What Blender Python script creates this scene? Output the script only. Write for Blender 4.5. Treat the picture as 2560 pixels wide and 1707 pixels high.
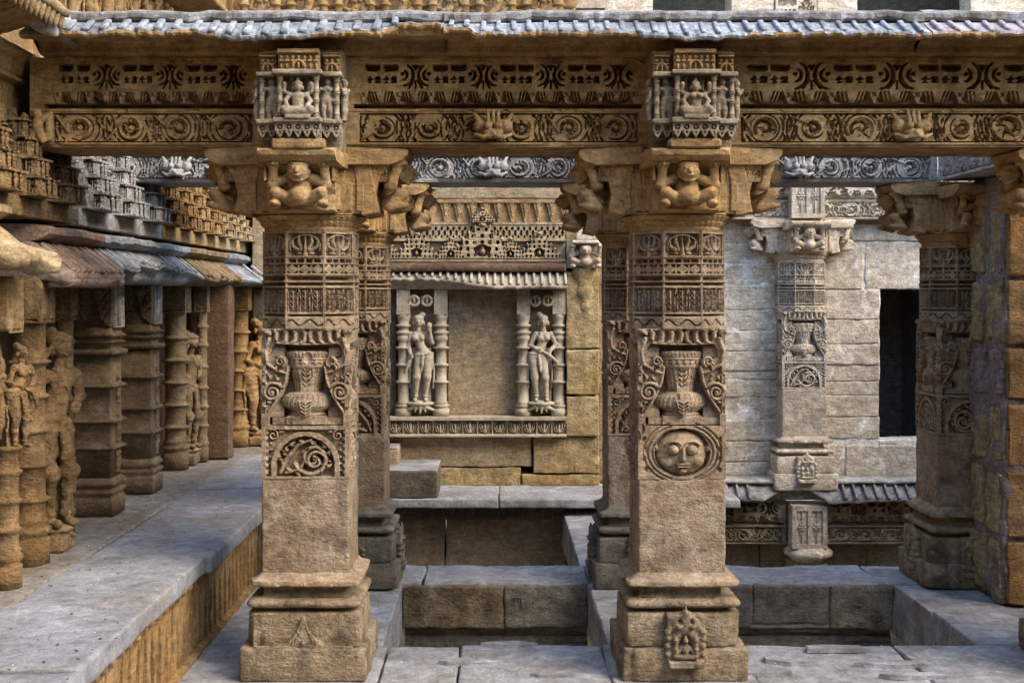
import bpy, math, random
import numpy as np
random.seed(7); np.random.seed(7)
R = math.radians
sc = bpy.context.scene
for o in list(bpy.data.objects): bpy.data.objects.remove(o)
# ------------------------------------------------------------------ camera, sky, sun, exposure
F, VX, VY, H = 3190.0, 1240.0, 735.0, 1.946        # focal length and vanishing point in photo pixels, eye height
cd = bpy.data.cameras.new('camera'); cam = bpy.data.objects.new('camera', cd); sc.collection.objects.link(cam)
cam.location = (0, 0, H); cam.rotation_euler = (R(90), 0, 0)
cd.sensor_width = 36; cd.lens = F/2560*36; cd.shift_x = (1280-VX)/2560; cd.shift_y = -(853.5-VY)/2560
cd.clip_start = .05; cd.clip_end = 2000
sc.camera = cam
SUN_EL, SUN_AZ = R(42), R(30)                      # azimuth measured from +x towards the viewer (-y)
sd = (math.cos(SUN_EL)*math.cos(SUN_AZ), -math.cos(SUN_EL)*math.sin(SUN_AZ), math.sin(SUN_EL))
w = bpy.data.worlds.new('World'); sc.world = w; w.use_nodes = True
nt = w.node_tree; bg = nt.nodes['Background']
sky = nt.nodes.new('ShaderNodeTexSky'); sky.sky_type = 'NISHITA'; sky.sun_disc = False
sky.sun_elevation = SUN_EL; sky.sun_rotation = math.atan2(sd[0], sd[1])
sky.air_density = 1.0; sky.dust_density = 1.0; sky.ozone_density = 1.0
nt.links.new(sky.outputs[0], bg.inputs[0]); bg.inputs[1].default_value = .15
ld = bpy.data.lights.new('sun', 'SUN'); ld.energy = 1.05; ld.angle = R(42); ld.color = (1, .82, .58)
sun = bpy.data.objects.new('sun', ld); sc.collection.objects.link(sun)
from mathutils import Vector, Matrix
sun.rotation_euler = Vector(sd).to_track_quat('Z', 'Y').to_euler()
sc.view_settings.view_transform = 'Standard'; sc.view_settings.look = 'None'
sc.view_settings.exposure = 2.13; sc.view_settings.gamma = 1; sc.view_settings.use_curve_mapping = False
sc.render.engine = 'CYCLES'; sc.cycles.max_bounces = 6; sc.cycles.diffuse_bounces = 6
sc.cycles.use_denoising = True

# ------------------------------------------------------------------ helpers
def wx(px, Y): return (px-VX)*Y/F
def wz(py, Y): return H+(VY-py)*Y/F
K = 2560/2352
def dx(x, Y): return wx(x*K, Y)                    # measured on the 2352 px wide view of the photo
def dz(y, Y): return wz(y*K, Y)

def vn(x, y, z, seed=0):
    xi = np.floor(x).astype(np.int64); yi = np.floor(y).astype(np.int64); zi = np.floor(z).astype(np.int64)
    fx, fy, fz = x-xi, y-yi, z-zi
    fx = fx*fx*(3-2*fx); fy = fy*fy*(3-2*fy); fz = fz*fz*(3-2*fz)
    def h(i, j, k):
        n = (i*374761393+j*668265263+k*1440662683+seed*974634) & 0xffffffff
        n = ((n ^ (n >> 13))*1274126177) & 0xffffffff
        return ((n ^ (n >> 16)) & 0xffff)/32767.5-1
    r = 0
    for a in (0, 1):
        for b in (0, 1):
            for c in (0, 1):
                r = r+h(xi+a, yi+b, zi+c)*(fx if a else 1-fx)*(fy if b else 1-fy)*(fz if c else 1-fz)
    return r
def fbm(P, s, seed=0, oct=3):
    r = 0; a = 1.0
    for o in range(oct):
        r = r+a*vn(P[..., 0]*s, P[..., 1]*s, P[..., 2]*s, seed+o*17); s *= 2.1; a *= .5
    return r

def make_mesh(name, V, Q, smooth=True):
    V = np.asarray(V, np.float32); me = bpy.data.meshes.new(name)
    me.vertices.add(len(V)); me.vertices.foreach_set('co', V.ravel())
    if isinstance(Q, np.ndarray):
        n, k = Q.shape
        me.loops.add(n*k); me.loops.foreach_set('vertex_index', Q.astype(np.int32).ravel())
        me.polygons.add(n); me.polygons.foreach_set('loop_start', np.arange(0, n*k, k, dtype=np.int32))
        np_ = n
    else:
        fl = [i for q in Q for i in q]; st = np.cumsum([0]+[len(q) for q in Q[:-1]]).astype(np.int32)
        me.loops.add(len(fl)); me.loops.foreach_set('vertex_index', np.array(fl, np.int32))
        me.polygons.add(len(Q)); me.polygons.foreach_set('loop_start', st); np_ = len(Q)
    me.polygons.foreach_set('use_smooth', np.full(np_, smooth)); me.update(calc_edges=True); me.validate()
    return me
def obj(name, me, mat=None, parent=None, loc=None, rz=0, scale=None):
    o = bpy.data.objects.new(name, me); sc.collection.objects.link(o)
    if parent is not None: o.parent = parent
    if loc is not None: o.location = loc
    if rz: o.rotation_euler = (0, 0, rz)
    if scale is not None: o.scale = scale if hasattr(scale, '__len__') else (scale,)*3
    if mat is not None and me is not None:
        if len(me.materials) == 0: me.materials.append(mat)
        elif me.materials[0] != mat:
            o.material_slots[0].link = 'OBJECT'; o.material_slots[0].material = mat
    return o
def thing(name, label, cat, loc=(0, 0, 0), rz=0, group=None, parent=None):
    o = obj(name, None, None, parent, loc, rz); tag(o, label, cat, group); return o
def tag(o, label, cat, group=None, kind=None):
    o['label'] = label; o['category'] = cat
    if group: o['group'] = group
    o['kind'] = kind or 'thing'
    return o
def structure(o): o['kind'] = 'structure'; return o

def quads_grid(nu, nv, off=0, flip=False):
    i, j = np.meshgrid(np.arange(nu-1), np.arange(nv-1), indexing='ij')
    a = (i*nv+j).ravel()+off
    q = np.stack([a, a+nv, a+nv+1, a+1], 1)
    return q[:, ::-1] if flip else q

def join(*parts):
    V = []; Q = []; n = 0
    for v, q in parts:
        V.append(np.asarray(v, float)); Q.append(np.asarray(q)+n); n += len(v)
    return np.concatenate(V), np.concatenate(Q)

def axis_pts(a, b, r, step):
    L = b-a; r = min(r, L*.45)
    m = max(1, int(round((L-2*r)/step)))
    return np.unique(np.concatenate([[a, a+r*.3, a+r*.65], np.linspace(a+r, b-r, m+1), [b-r*.65, b-r*.3, b]]))
def rbox(x0, x1, y0, y1, z0, z1, r=.01, step=.06, amp=.004, fs=6, seed=0, oct=3, taper=None, chip=.022):
    """rounded, worn stone block"""
    ax = [axis_pts(*p, r, step) for p in ((x0, x1), (y0, y1), (z0, z1))]
    lo = np.array([x0, y0, z0]); hi = np.array([x1, y1, z1])
    Vs = []; Qs = []; n = 0
    for d in range(3):
        u, v = (d+1) % 3, (d+2) % 3
        for s in (0, 1):
            A, B = np.meshgrid(ax[u], ax[v], indexing='ij')
            P = np.zeros(A.shape+(3,)); P[..., u] = A; P[..., v] = B; P[..., d] = (lo, hi)[s][d]
            Vs.append(P.reshape(-1, 3)); Qs.append(quads_grid(len(ax[u]), len(ax[v]), n, s == 0)); n += A.size
    V = np.concatenate(Vs); Q = np.concatenate(Qs)
    key = np.round(V*20000).astype(np.int64)
    _, idx, inv = np.unique(key, axis=0, return_index=True, return_inverse=True)
    V = V[idx]; Q = inv.reshape(-1)[Q]
    rr = np.minimum(r, (hi-lo)*.45)
    q = np.clip(V, lo+rr, hi-rr); d = V-q; ln = np.linalg.norm(d/rr, axis=1, keepdims=True); ln[ln == 0] = 1
    N = (d/rr)/ln; V = q+N*rr
    if amp: V = V+N*(amp*fbm(V, fs, seed, oct))[:, None]
    if amp and chip:                                   # knocked-off arrises
        e = ((np.abs(d/rr) > .45).sum(1) >= 2); q = np.clip(fbm(V, 5, seed+77, 3)-.35, 0, .8); V = V-N*(np.where(e, chip*q, 0))[:, None]
    if taper: V = taper(V)
    return V, Q
def block(name, mat, parent, *a, **k):
    V, Q = rbox(*a, **k); return obj(name, make_mesh(name, V, Q), mat, parent)

def ring_square(hx, hy, r, m):
    """points of a rounded rectangle, counter-clockwise"""
    P = []
    for (sx, sy, a0) in ((1, 1, 0), (-1, 1, 90), (-1, -1, 180), (1, -1, 270)):
        for t in (0, 30, 60, 90):
            a = R(a0+t); P.append((sx*(hx-r)+r*math.cos(a), sy*(hy-r)+r*math.sin(a)))
    P = np.array(P); out = []
    for i in range(len(P)):
        a, b = P[i], P[(i+1) % len(P)]
        k = m if np.linalg.norm(b-a) > r*1.2 else 1
        for t in range(k): out.append(a+(b-a)*t/k)
    return np.array(out)
def loft(rings, cap=True):
    n = len(rings[0]); V = np.concatenate(rings); Q = []
    for k in range(len(rings)-1):
        i = np.arange(n); a = k*n+i; b = k*n+(i+1) % n
        Q.append(np.stack([a, b, b+n, a+n], 1))
    Q = np.concatenate(Q)
    if cap:
        V = np.concatenate([V, [rings[0].mean(0)], [rings[-1].mean(0)]]); c0 = len(V)-2
        i = np.arange(n); j = (i+1) % n; e = (len(rings)-1)*n
        Q = np.concatenate([Q, np.stack([j, i, np.full(n, c0), np.full(n, c0)], 1)[:, [0, 1, 2, 2]],
                            np.stack([e+i, e+j, np.full(n, c0+1), np.full(n, c0+1)], 1)])
    return V, Q
def fixq(Q): # degenerate quads -> list of polys
    return [tuple(dict.fromkeys(q)) for q in Q.tolist()]
def moulding(name, prof, mat, parent, m=10, r=.012, amp=.003, fs=9, seed=0, loc=None, rz=0):
    """square column moulding: prof = [(half width, z), ...]"""
    rings = []
    for hw, z in prof:
        c = ring_square(hw, hw, min(r, hw*.4), m); rings.append(np.column_stack([c, np.full(len(c), z)]))
    V, Q = loft(rings)
    N = V*np.array([1, 1, 0]); N /= np.maximum(np.linalg.norm(N, axis=1, keepdims=True), 1e-6)
    cf = np.minimum(np.abs(V[:, 0]), np.abs(V[:, 1]))/np.maximum(np.maximum(np.abs(V[:, 0]), np.abs(V[:, 1])), 1e-6)
    V = V-N*(np.where(cf > .82, .05*np.clip(fbm(V, 4, seed+70)-.3, 0, .7), 0))[:, None]
    V = V+N*(amp*fbm(V, fs, seed))[:, None]; V[:, 2] += amp*.6*fbm(V+5, fs, seed+3)
    return obj(name, make_mesh(name, V, fixq(Q)), mat, parent, loc, rz)
def lathe(prof, n=24, mod=None, arc=None):
    rings = []
    a = np.linspace(0, 2*math.pi, n, endpoint=False)
    for k, (rad, z) in enumerate(prof):
        rr = rad*np.ones(n) if mod is None else np.array([mod(k, rad, t) for t in a])
        rings.append(np.column_stack([rr*np.cos(a), rr*np.sin(a), np.full(n, z)]))
    V, Q = loft(rings); return V, fixq(Q)
def tube_mesh(pts, r, n=8):
    pts = np.asarray(pts, float); rings = []
    rs = r if hasattr(r, '__len__') else [r]*len(pts)
    for i, p in enumerate(pts):
        t = pts[min(i+1, len(pts)-1)]-pts[max(i-1, 0)]; t /= np.linalg.norm(t)+1e-9
        a = np.cross(t, [0, 0, 1.0]); a = a if np.linalg.norm(a) > .2 else np.cross(t, [0, 1.0, 0]); a /= np.linalg.norm(a)
        b = np.cross(t, a); th = np.linspace(0, 2*math.pi, n, endpoint=False)
        rings.append(p+rs[i]*(np.cos(th)[:, None]*a+np.sin(th)[:, None]*b))
    V, Q = loft(rings); return V, fixq(Q)
def extrude_x(prof, x0, x1, nx, amp=.004, fs=5, seed=0, rag=None):
    """prof = closed list of (y, z) swept along x; rag(P, ring index) may edit"""
    xs = np.linspace(x0, x1, nx); pr = np.array(prof, float); rings = []
    if (pr[:, 0]*np.roll(pr[:, 1], -1)-np.roll(pr[:, 0], -1)*pr[:, 1]).sum() < 0: pr = pr[::-1]
    for x in xs: rings.append(np.column_stack([np.full(len(pr), x), pr]))
    V, Q = loft(rings)
    V = V+amp*np.stack([0*V[:, 0], fbm(V, fs, seed), fbm(V+9, fs, seed+5)], 1)
    if rag is not None: V = rag(V)
    return V, fixq(Q)

# ------------------------------------------------------------------ carved height fields
class Carve:
    """a rectangle of stone W x Hh carved in relief; h = height over the face"""
    def __init__(s, W, Hh, res=.004):
        s.W, s.H, s.res = W, Hh, res
        s.nu = max(2, int(round(W/res))+1); s.nv = max(2, int(round(Hh/res))+1)
        s.u = np.linspace(0, W, s.nu); s.v = np.linspace(0, Hh, s.nv)
        s.X, s.Z = np.meshgrid(s.u, s.v, indexing='ij'); s.h = np.zeros_like(s.X)
    def win(s, x0, x1, z0, z1):
        i0 = np.searchsorted(s.u, x0); i1 = np.searchsorted(s.u, x1, 'right')
        j0 = np.searchsorted(s.v, z0); j1 = np.searchsorted(s.v, z1, 'right')
        return slice(i0, i1), slice(j0, j1)
    def put(s, w, val, mask, op):
        a = s.h[w]
        if op == 'set': a[mask] = (val[mask] if hasattr(val, 'shape') else val)
        elif op == 'max': np.copyto(a, np.maximum(a, val), where=mask)
        elif op == 'min': np.copyto(a, np.minimum(a, val), where=mask)
        elif op == 'add': a[mask] += (val[mask] if hasattr(val, 'shape') else val)
    def rect(s, x0, x1, z0, z1, val, op='set'):
        w = s.win(x0, x1, z0, z1); a = s.h[w]
        if a.size: s.put(w, np.full_like(a, val), np.ones_like(a, bool), op)
    def tube(s, pts, r, top, base=None, op='max', flat=False):
        """rounded cord along pts (list of (x,z)); r may be a list; top = crest height, base = foot height"""
        pts = np.asarray(pts, float); rs = np.asarray(r if hasattr(r, '__len__') else [r]*len(pts), float)
        m = rs.max(); base = s._b(base, top)
        w = s.win(pts[:, 0].min()-m, pts[:, 0].max()+m, pts[:, 1].min()-m, pts[:, 1].max()+m)
        X, Z = s.X[w], s.Z[w]
        if not X.size: return
        best = np.full(X.shape, 9.0)
        for i in range(len(pts)-1):
            a, b = pts[i], pts[i+1]; d = b-a; L2 = (d*d).sum()+1e-12
            t = np.clip(((X-a[0])*d[0]+(Z-a[1])*d[1])/L2, 0, 1)
            rr = rs[i]+(rs[i+1]-rs[i])*t
            best = np.minimum(best, np.hypot(X-a[0]-t*d[0], Z-a[1]-t*d[1])/rr)
        mask = best < 1
        prof = np.ones_like(best) if flat else np.sqrt(np.clip(1-best**2, 0, 1))
        s.put(w, base+(top-base)*prof, mask, op)
    def _b(s, base, top): return 0 if base is None else base
    def ell(s, cx, cz, rx, rz, top, base=0, op='max', rot=0, flat=False):
        m = max(rx, rz); w = s.win(cx-m, cx+m, cz-m, cz+m); X, Z = s.X[w]-cx, s.Z[w]-cz
        if not X.size: return
        c, n = math.cos(rot), math.sin(rot)
        q = ((X*c+Z*n)/rx)**2+((-X*n+Z*c)/rz)**2
        s.put(w, base+(top-base)*(np.ones_like(q) if flat else np.sqrt(np.clip(1-q, 0, 1))), q < 1, op)
    def poly(s, pts, val, op='set'):
        P = np.asarray(pts, float); w = s.win(P[:, 0].min(), P[:, 0].max(), P[:, 1].min(), P[:, 1].max())
        X, Z = s.X[w], s.Z[w]
        if not X.size: return
        ins = np.zeros(X.shape, bool); n = len(P)
        for i in range(n):
            (xa, za), (xb, zb) = P[i], P[(i+1) % n]
            if abs(zb-za) < 1e-12: continue
            c = ((za > Z) != (zb > Z)) & (X < (xb-xa)*(Z-za)/(zb-za)+xa); ins ^= c
        s.put(w, np.full_like(X, val), ins, op)
    def band(s, z0, z1, val, op='set'): s.rect(-1, s.W+1, z0, z1, val, op)
    def arc(s, cx, cz, r, a0, a1, wd, top, base=0, op='max', n=10, rx=None, taper=False):
        rx = rx or r; t = np.linspace(R(a0), R(a1), n)
        rs = wd if not taper else list(wd*(.35+.65*np.sin(np.linspace(.15, math.pi-.15, n))))
        s.tube(np.column_stack([cx+rx*np.cos(t), cz+r*np.sin(t)]), rs, top, base, op)
    def spiral(s, cx, cz, r0, r1, a0, turns, wd0, wd1, top, base=0, n=34, sq=1):
        t = np.linspace(0, 1, n); a = R(a0)+turns*2*math.pi*t; rr = r0+(r1-r0)*t**.85
        s.tube(np.column_stack([cx+sq*rr*np.cos(a), cz+rr*np.sin(a)]), list(wd0+(wd1-wd0)*t), top, base)
    def wear(s, amp, fs=25, seed=0):
        P = np.stack([s.X, s.Z, s.h*0+seed*.37], -1); s.h += amp*fbm(P, fs, seed)
        s.h += amp*.8*fbm(P, fs*.2, seed+5, 2)
    def blur(s, n=1):
        for _ in range(n):
            p = np.pad(s.h, 1, mode='edge')
            s.h = (4*p[1:-1, 1:-1]+2*(p[:-2, 1:-1]+p[2:, 1:-1]+p[1:-1, :-2]+p[1:-1, 2:])+p[:-2, :-2]+p[2:, 2:]+p[:-2, 2:]+p[2:, :-2])/16
    def mesh(s, name, back=.05, center=True, curve=None, drop=None):
        """local mesh: x along width, z up, face towards -y, foot at y=+back"""
        X = s.X-(s.W/2 if center else 0); V = np.stack([X, -s.h, s.Z], -1)
        if curve is not None: V = curve(V)
        nu, nv = s.nu, s.nv; Q = quads_grid(nu, nv)
        if drop is not None: Q = Q[(s.h.reshape(-1)[Q] > drop).any(1)]; return make_mesh(name, V.reshape(-1, 3), Q, False)
        b = np.concatenate([np.arange(nu)*nv, (nu-1)*nv+np.arange(1, nv), (np.arange(nu-2, -1, -1))*nv+nv-1, np.arange(nv-2, 0, -1)])
        V = V.reshape(-1, 3); B = V[b].copy(); B[:, 1] = back; n0 = len(V)
        n = len(b); i = np.arange(n); j = (i+1) % n
        Q2 = np.stack([b[i], n0+i, n0+j, b[j]], 1)
        return make_mesh(name, np.concatenate([V, B]), np.concatenate([Q, Q2]), False)

def scroll(c, x0, x1, z0, z1, dep=.03, seed=0, n=None, frame=True):
    """running vine: rings of scrollwork in a mass of leaves, parted by deep cuts"""
    rnd = random.Random(seed); hh = z1-z0; L = x1-x0
    c.rect(x0, x1, z0, z1, -.012, 'set'); c.rect(x0, x1, z0, z0+.035*hh, -dep); c.rect(x0, x1, z1-.035*hh, z1, -dep)
    n = n or max(1, round(L/(1.75*hh))); w_ = L/n; cz = (z0+z1)/2
    def cutarc(cx, r, a0, a1, wd, sq, d):
        t = np.linspace(R(a0), R(a1), 9); p = np.column_stack([cx+sq*r*np.cos(t), cz+r*np.sin(t)])
        p[:, 0] = np.clip(p[:, 0], x0+.02*hh, x1-.02*hh); ok = np.abs(p[:, 1]-cz) < .49*hh
        if ok.sum() > 2: p = p[ok]; c.tube(p, list(wd*(.25+.75*np.sin(np.linspace(.2, math.pi-.2, len(p))))), -d, -.006, 'min')
    for i in range(n):
        cx = x0+(i+.5)*w_+rnd.uniform(-.05, .05)*hh; s = 1 if i % 2 == 0 else -1; a0 = -160*s+rnd.uniform(-30, 30)
        sq = rnd.uniform(.95, 1.2); r0 = rnd.uniform(.27, .42)*hh; ringed = rnd.random() < .7; cx += rnd.uniform(-.06, .06)*hh; s = rnd.choice((-1, 1))
        for k, rr in enumerate((.60, .73, .87, 1.0)):    # leaf blades round the ring
            for side in (0, 180):
                a = side-58
                while a < side+58:
                    da = rnd.uniform(24, 48)*(.7 if k else 1); cutarc(cx, rr*hh*rnd.uniform(.96, 1.04), a, a+da, .042*hh, sq, dep*rnd.uniform(.8, 1)); a += da+rnd.uniform(5, 14)
        for k in range(14):
            a = rnd.uniform(0, 6.28); q = rnd.uniform(.55, 1.0)*hh
            x, z = cx+sq*q*math.cos(a), cz+q*math.sin(a)
            if abs(z-cz) < .44*hh and abs(x-cx) < w_*.55: c.ell(x, z, rnd.uniform(.03, .06)*hh, rnd.uniform(.025, .035)*hh, -dep, -dep, 'min', rot=rnd.uniform(0, 3), flat=True)
            if abs(z-cz) < .42*hh: c.ell(x+.07*hh, z-.05*hh, .05*hh, .05*hh, .004, -.02)
        if ringed: c.ell(cx, cz, (r0+.05*hh)*sq, r0+.05*hh, -.012, -.012, 'set', flat=True)
        c.arc(cx, cz, r0, a0, a0+s*rnd.uniform(230, 310), .058*hh, .004, -.012, rx=r0*sq, n=20, taper=True)
        c.tube([(cx+sq*r0*math.cos(R(a0)), cz+r0*math.sin(R(a0))), (cx-.45*w_, cz-s*.4*hh)], [.05*hh, .035*hh], .003, -.02)
        t = np.linspace(0, 1, 22); a = R(a0)+s*rnd.uniform(.65, 1.1)*2*math.pi*t; rr = (r0-.085*hh)*(1-.6*t)
        c.tube(np.column_stack([cx+sq*rr*np.cos(a), cz+rr*np.sin(a)]), list(hh*(.07-.03*t)), -dep, -.006, 'min')
        g0 = rnd.uniform(0, 360); c.arc(cx, cz, r0+.075*hh, g0, g0+rnd.uniform(150, 290), .024*hh, -dep*.9, -.006, 'min', rx=(r0+.075*hh)*sq, n=22, taper=True)
        for k in range(5):                             # veins and lobes of the leaf inside the ring
            b = R(rnd.uniform(0, 360)); q0, q1 = .1*hh, r0*rnd.uniform(.6, .85); c.tube([(cx+sq*q0*math.cos(b), cz+q0*math.sin(b)), (cx+sq*q1*math.cos(b+.5), cz+q1*math.sin(b+.5))], [.018*hh, .03*hh], -dep*rnd.uniform(.5, .9), -.006, 'min')
        c.ell(cx, cz, .085*hh, .08*hh, .008, -.02)
        for k in range(7):
            b = R(a0+s*(k*50+rnd.uniform(-10, 10))); q = .235*hh
            c.ell(cx+sq*q*math.cos(b), cz+q*math.sin(b), .03*hh, .02*hh, -dep*.8, -dep*.8, 'min', rot=b, flat=True) if k % 2 else c.ell(cx+sq*q*math.cos(b), cz+q*math.sin(b), .05*hh, .035*hh, .004, -.02, rot=b)

def lace(c, x0, x1, z0, z1, n, dep=.03, seed=0):
    """upper frieze: slots and bow-ties alternating with fans of crescents, as cuts"""
    w_ = (x1-x0)/n; hh = z1-z0
    for i in range(n):
        a = x0+i*w_; m = a+w_*.27                      # slot half
        for sx in (-1, 1):
            s0, s1 = sorted((m+sx*.02*w_, m+sx*.245*w_))
            c.rect(s0, s1, z0+.74*hh, z0+.95*hh, -dep*1.3, 'min')
            c.ell((s0+s1)/2, z0+.76*hh, .1*w_, .06*hh, -dep, -dep, 'min', flat=True)
            for k in (-1, 1):
                bx = m+sx*.12*w_+k*.055*w_
                for zz in (.3, .44):
                    c.poly([(bx-.05*w_, z0+(zz-.02)*hh), (bx+.05*w_, z0+(zz-.02)*hh), (bx+k*.035*w_, z0+(zz+.10)*hh), (bx-k*.025*w_, z0+(zz+.08)*hh)], -dep, 'min')
        f = a+w_*.77                                   # fan
        for sx in (-1, 1):
            for q, rr in enumerate((.075, .155)):
                c.arc(f+sx*(.2+random.uniform(-.015, .015))*w_, z0+.58*hh, rr*w_*1.05, *( (120, 265) if sx > 0 else (-85, 60)), .022*w_, -dep*1.1, 0, 'min', n=9, taper=True)
            c.ell(f+sx*.19*w_, z0+.62*hh, .025*w_, .07*hh, -dep, -dep, 'min', flat=True)
            c.tube([(f+sx*.03*w_, z0+.38*hh), (f+sx*.1*w_, z0+.1*hh)], .014*w_, -dep, 0, 'min')
            c.ell(f+sx*.06*w_, z0+.85*hh, .014*w_, .06*hh, -dep, -dep, 'min', flat=True)
        c.tube([(f, z0+.35*hh), (f, z0+.08*hh)], .012*w_, -dep, 0, 'min')
        c.poly([(f-.05*w_, z0+.95*hh), (f+.05*w_, z0+.95*hh), (f, z0+.7*hh)], -dep, 'min')

def festoon(c, x0, x1, z0, z1, n, dep=.025):
    """swags with slanting cuts, pendants between them"""
    w_ = (x1-x0)/n; hh = z1-z0
    c.rect(x0, x1, z0, z1, -dep)
    for i in range(n):
        a = x0+(i+.5)*w_
        c.ell(a, z1, .44*w_, .95*hh, .0, -dep, 'max')
        for s in (-1, 1):
            for k in (.16, .25, .34):
                c.tube([(a+s*k*w_, z1), (a+s*(k-.07)*w_, z0+.2*hh)], .016*w_, -dep*1.1, 0, 'min')
        if i % 2: c.ell(a, z0+.55*hh, .13*w_, .45*hh, .02, -dep)
    for i in range(n+1):
        a = x0+i*w_
        c.poly([(a-.13*w_, z1), (a+.13*w_, z1), (a+.02*w_, z0), (a-.02*w_, z0)], .006, 'set')
        c.tube([(a-.04*w_, z1-.1*hh), (a+.04*w_, z1-.4*hh)], .012*w_, -.01, 0, 'min')
        c.tube([(a+.04*w_, z1-.1*hh), (a-.04*w_, z1-.4*hh)], .012*w_, -.01, 0, 'min')

def lotus_row(c, x0, x1, z0, z1, n, dep=.03):
    w_ = (x1-x0)/n; hh = z1-z0; c.rect(x0, x1, z0, z1, -dep)
    for i in range(n):
        a = x0+(i+.5)*w_
        for sx in (-1, 1):
            c.arc(a, z0+.62*hh, .5*hh, *( (-85, 25) if sx > 0 else (155, 265)), .05*hh, 0, -dep, rx=.36*w_)
            c.tube([(a+sx*.05*w_, z0+.2*hh), (a+sx*.2*w_, z0+.45*hh), (a+sx*.22*w_, z0+.85*hh)], [.05*hh, .09*hh, .04*hh], 0, -dep)
            c.tube([(a+sx*.5*w_, z0), (a+sx*.48*w_, z1)], .05*hh, 0, -dep)
            c.ell(a+sx*.42*w_, z0+.9*hh, .07*w_, .09*hh, 0, -dep)
        c.tube([(a, z0+.12*hh), (a, z0+.5*hh), (a, z0+.9*hh)], [.06*hh, .1*hh, .04*hh], .004, -dep)
        for sx in (-1, 1): c.tube([(a+sx*.04*w_, z0+.4*hh), (a+sx*.1*w_, z0+.88*hh)], [.05*hh, .03*hh], 0, -dep)

def leaf_row(c, x0, x1, z0, z1, n, dep=.02):
    w_ = (x1-x0)/n; hh = z1-z0; c.rect(x0, x1, z0, z1, -dep)
    for i in range(n):
        a = x0+(i+.5)*w_
        c.tube([(a, z0+.1*hh), (a, z0+.9*hh)], [.05*w_, .09*w_], 0, -dep)
        for k in range(4):
            zz = z0+(.15+.2*k)*hh
            for s in (-1, 1): c.tube([(a, zz), (a+s*.2*w_, zz+.12*hh), (a+s*.3*w_, zz+.26*hh)], [.05*w_, .05*w_, .03*w_], 0, -dep)
        for s in (-1, 1):
            c.tube([(a+s*.42*w_, z0), (a+s*.36*w_, z0+.5*hh), (a+s*.48*w_, z1)], .055*w_, 0, -dep)

def shrine_shape(c, cx, z0, w_, hh, top, dep, seed=0):
    """little stepped tower with perforations, proud of the face"""
    rnd = random.Random(seed); lv = 5
    for k in range(lv):
        ww = w_*(1-.19*k); za, zb = z0+hh*k/(lv+.6), z0+hh*(k+1)/(lv+.6)
        c.rect(cx-ww/2, cx+ww/2, za, zb+.002, top-.006*k, 'max')
        m = max(2, int(ww/(w_/9)))
        for j in range(m):
            x = cx-ww/2+(j+.5)*ww/m
            c.ell(x, (za+zb)/2, ww/m*.22, (zb-za)*.3*rnd.uniform(.6, 1.1), dep, dep, 'min', flat=True)
            if rnd.random() < .6: c.ell(x+rnd.uniform(-.2, .2)*ww/m, (za+zb)/2, ww/m*.1, (zb-za)*.25, top, dep)
        for s in (-1, 1): c.ell(cx+s*ww/2, zb, ww*.05, (zb-za)*.35, top-.004, 0)
    c.ell(cx, z0+hh*.93, w_*.08, hh*.08, top, 0)
    c.ell(cx, z0+hh*.22, w_*.13, hh*.16, dep, dep, 'min', flat=True)
    c.ell(cx, z0+hh*.2, w_*.06, hh*.12, top, dep); c.ell(cx, z0+hh*.3, w_*.035, hh*.035, top+.004, dep)

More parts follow.
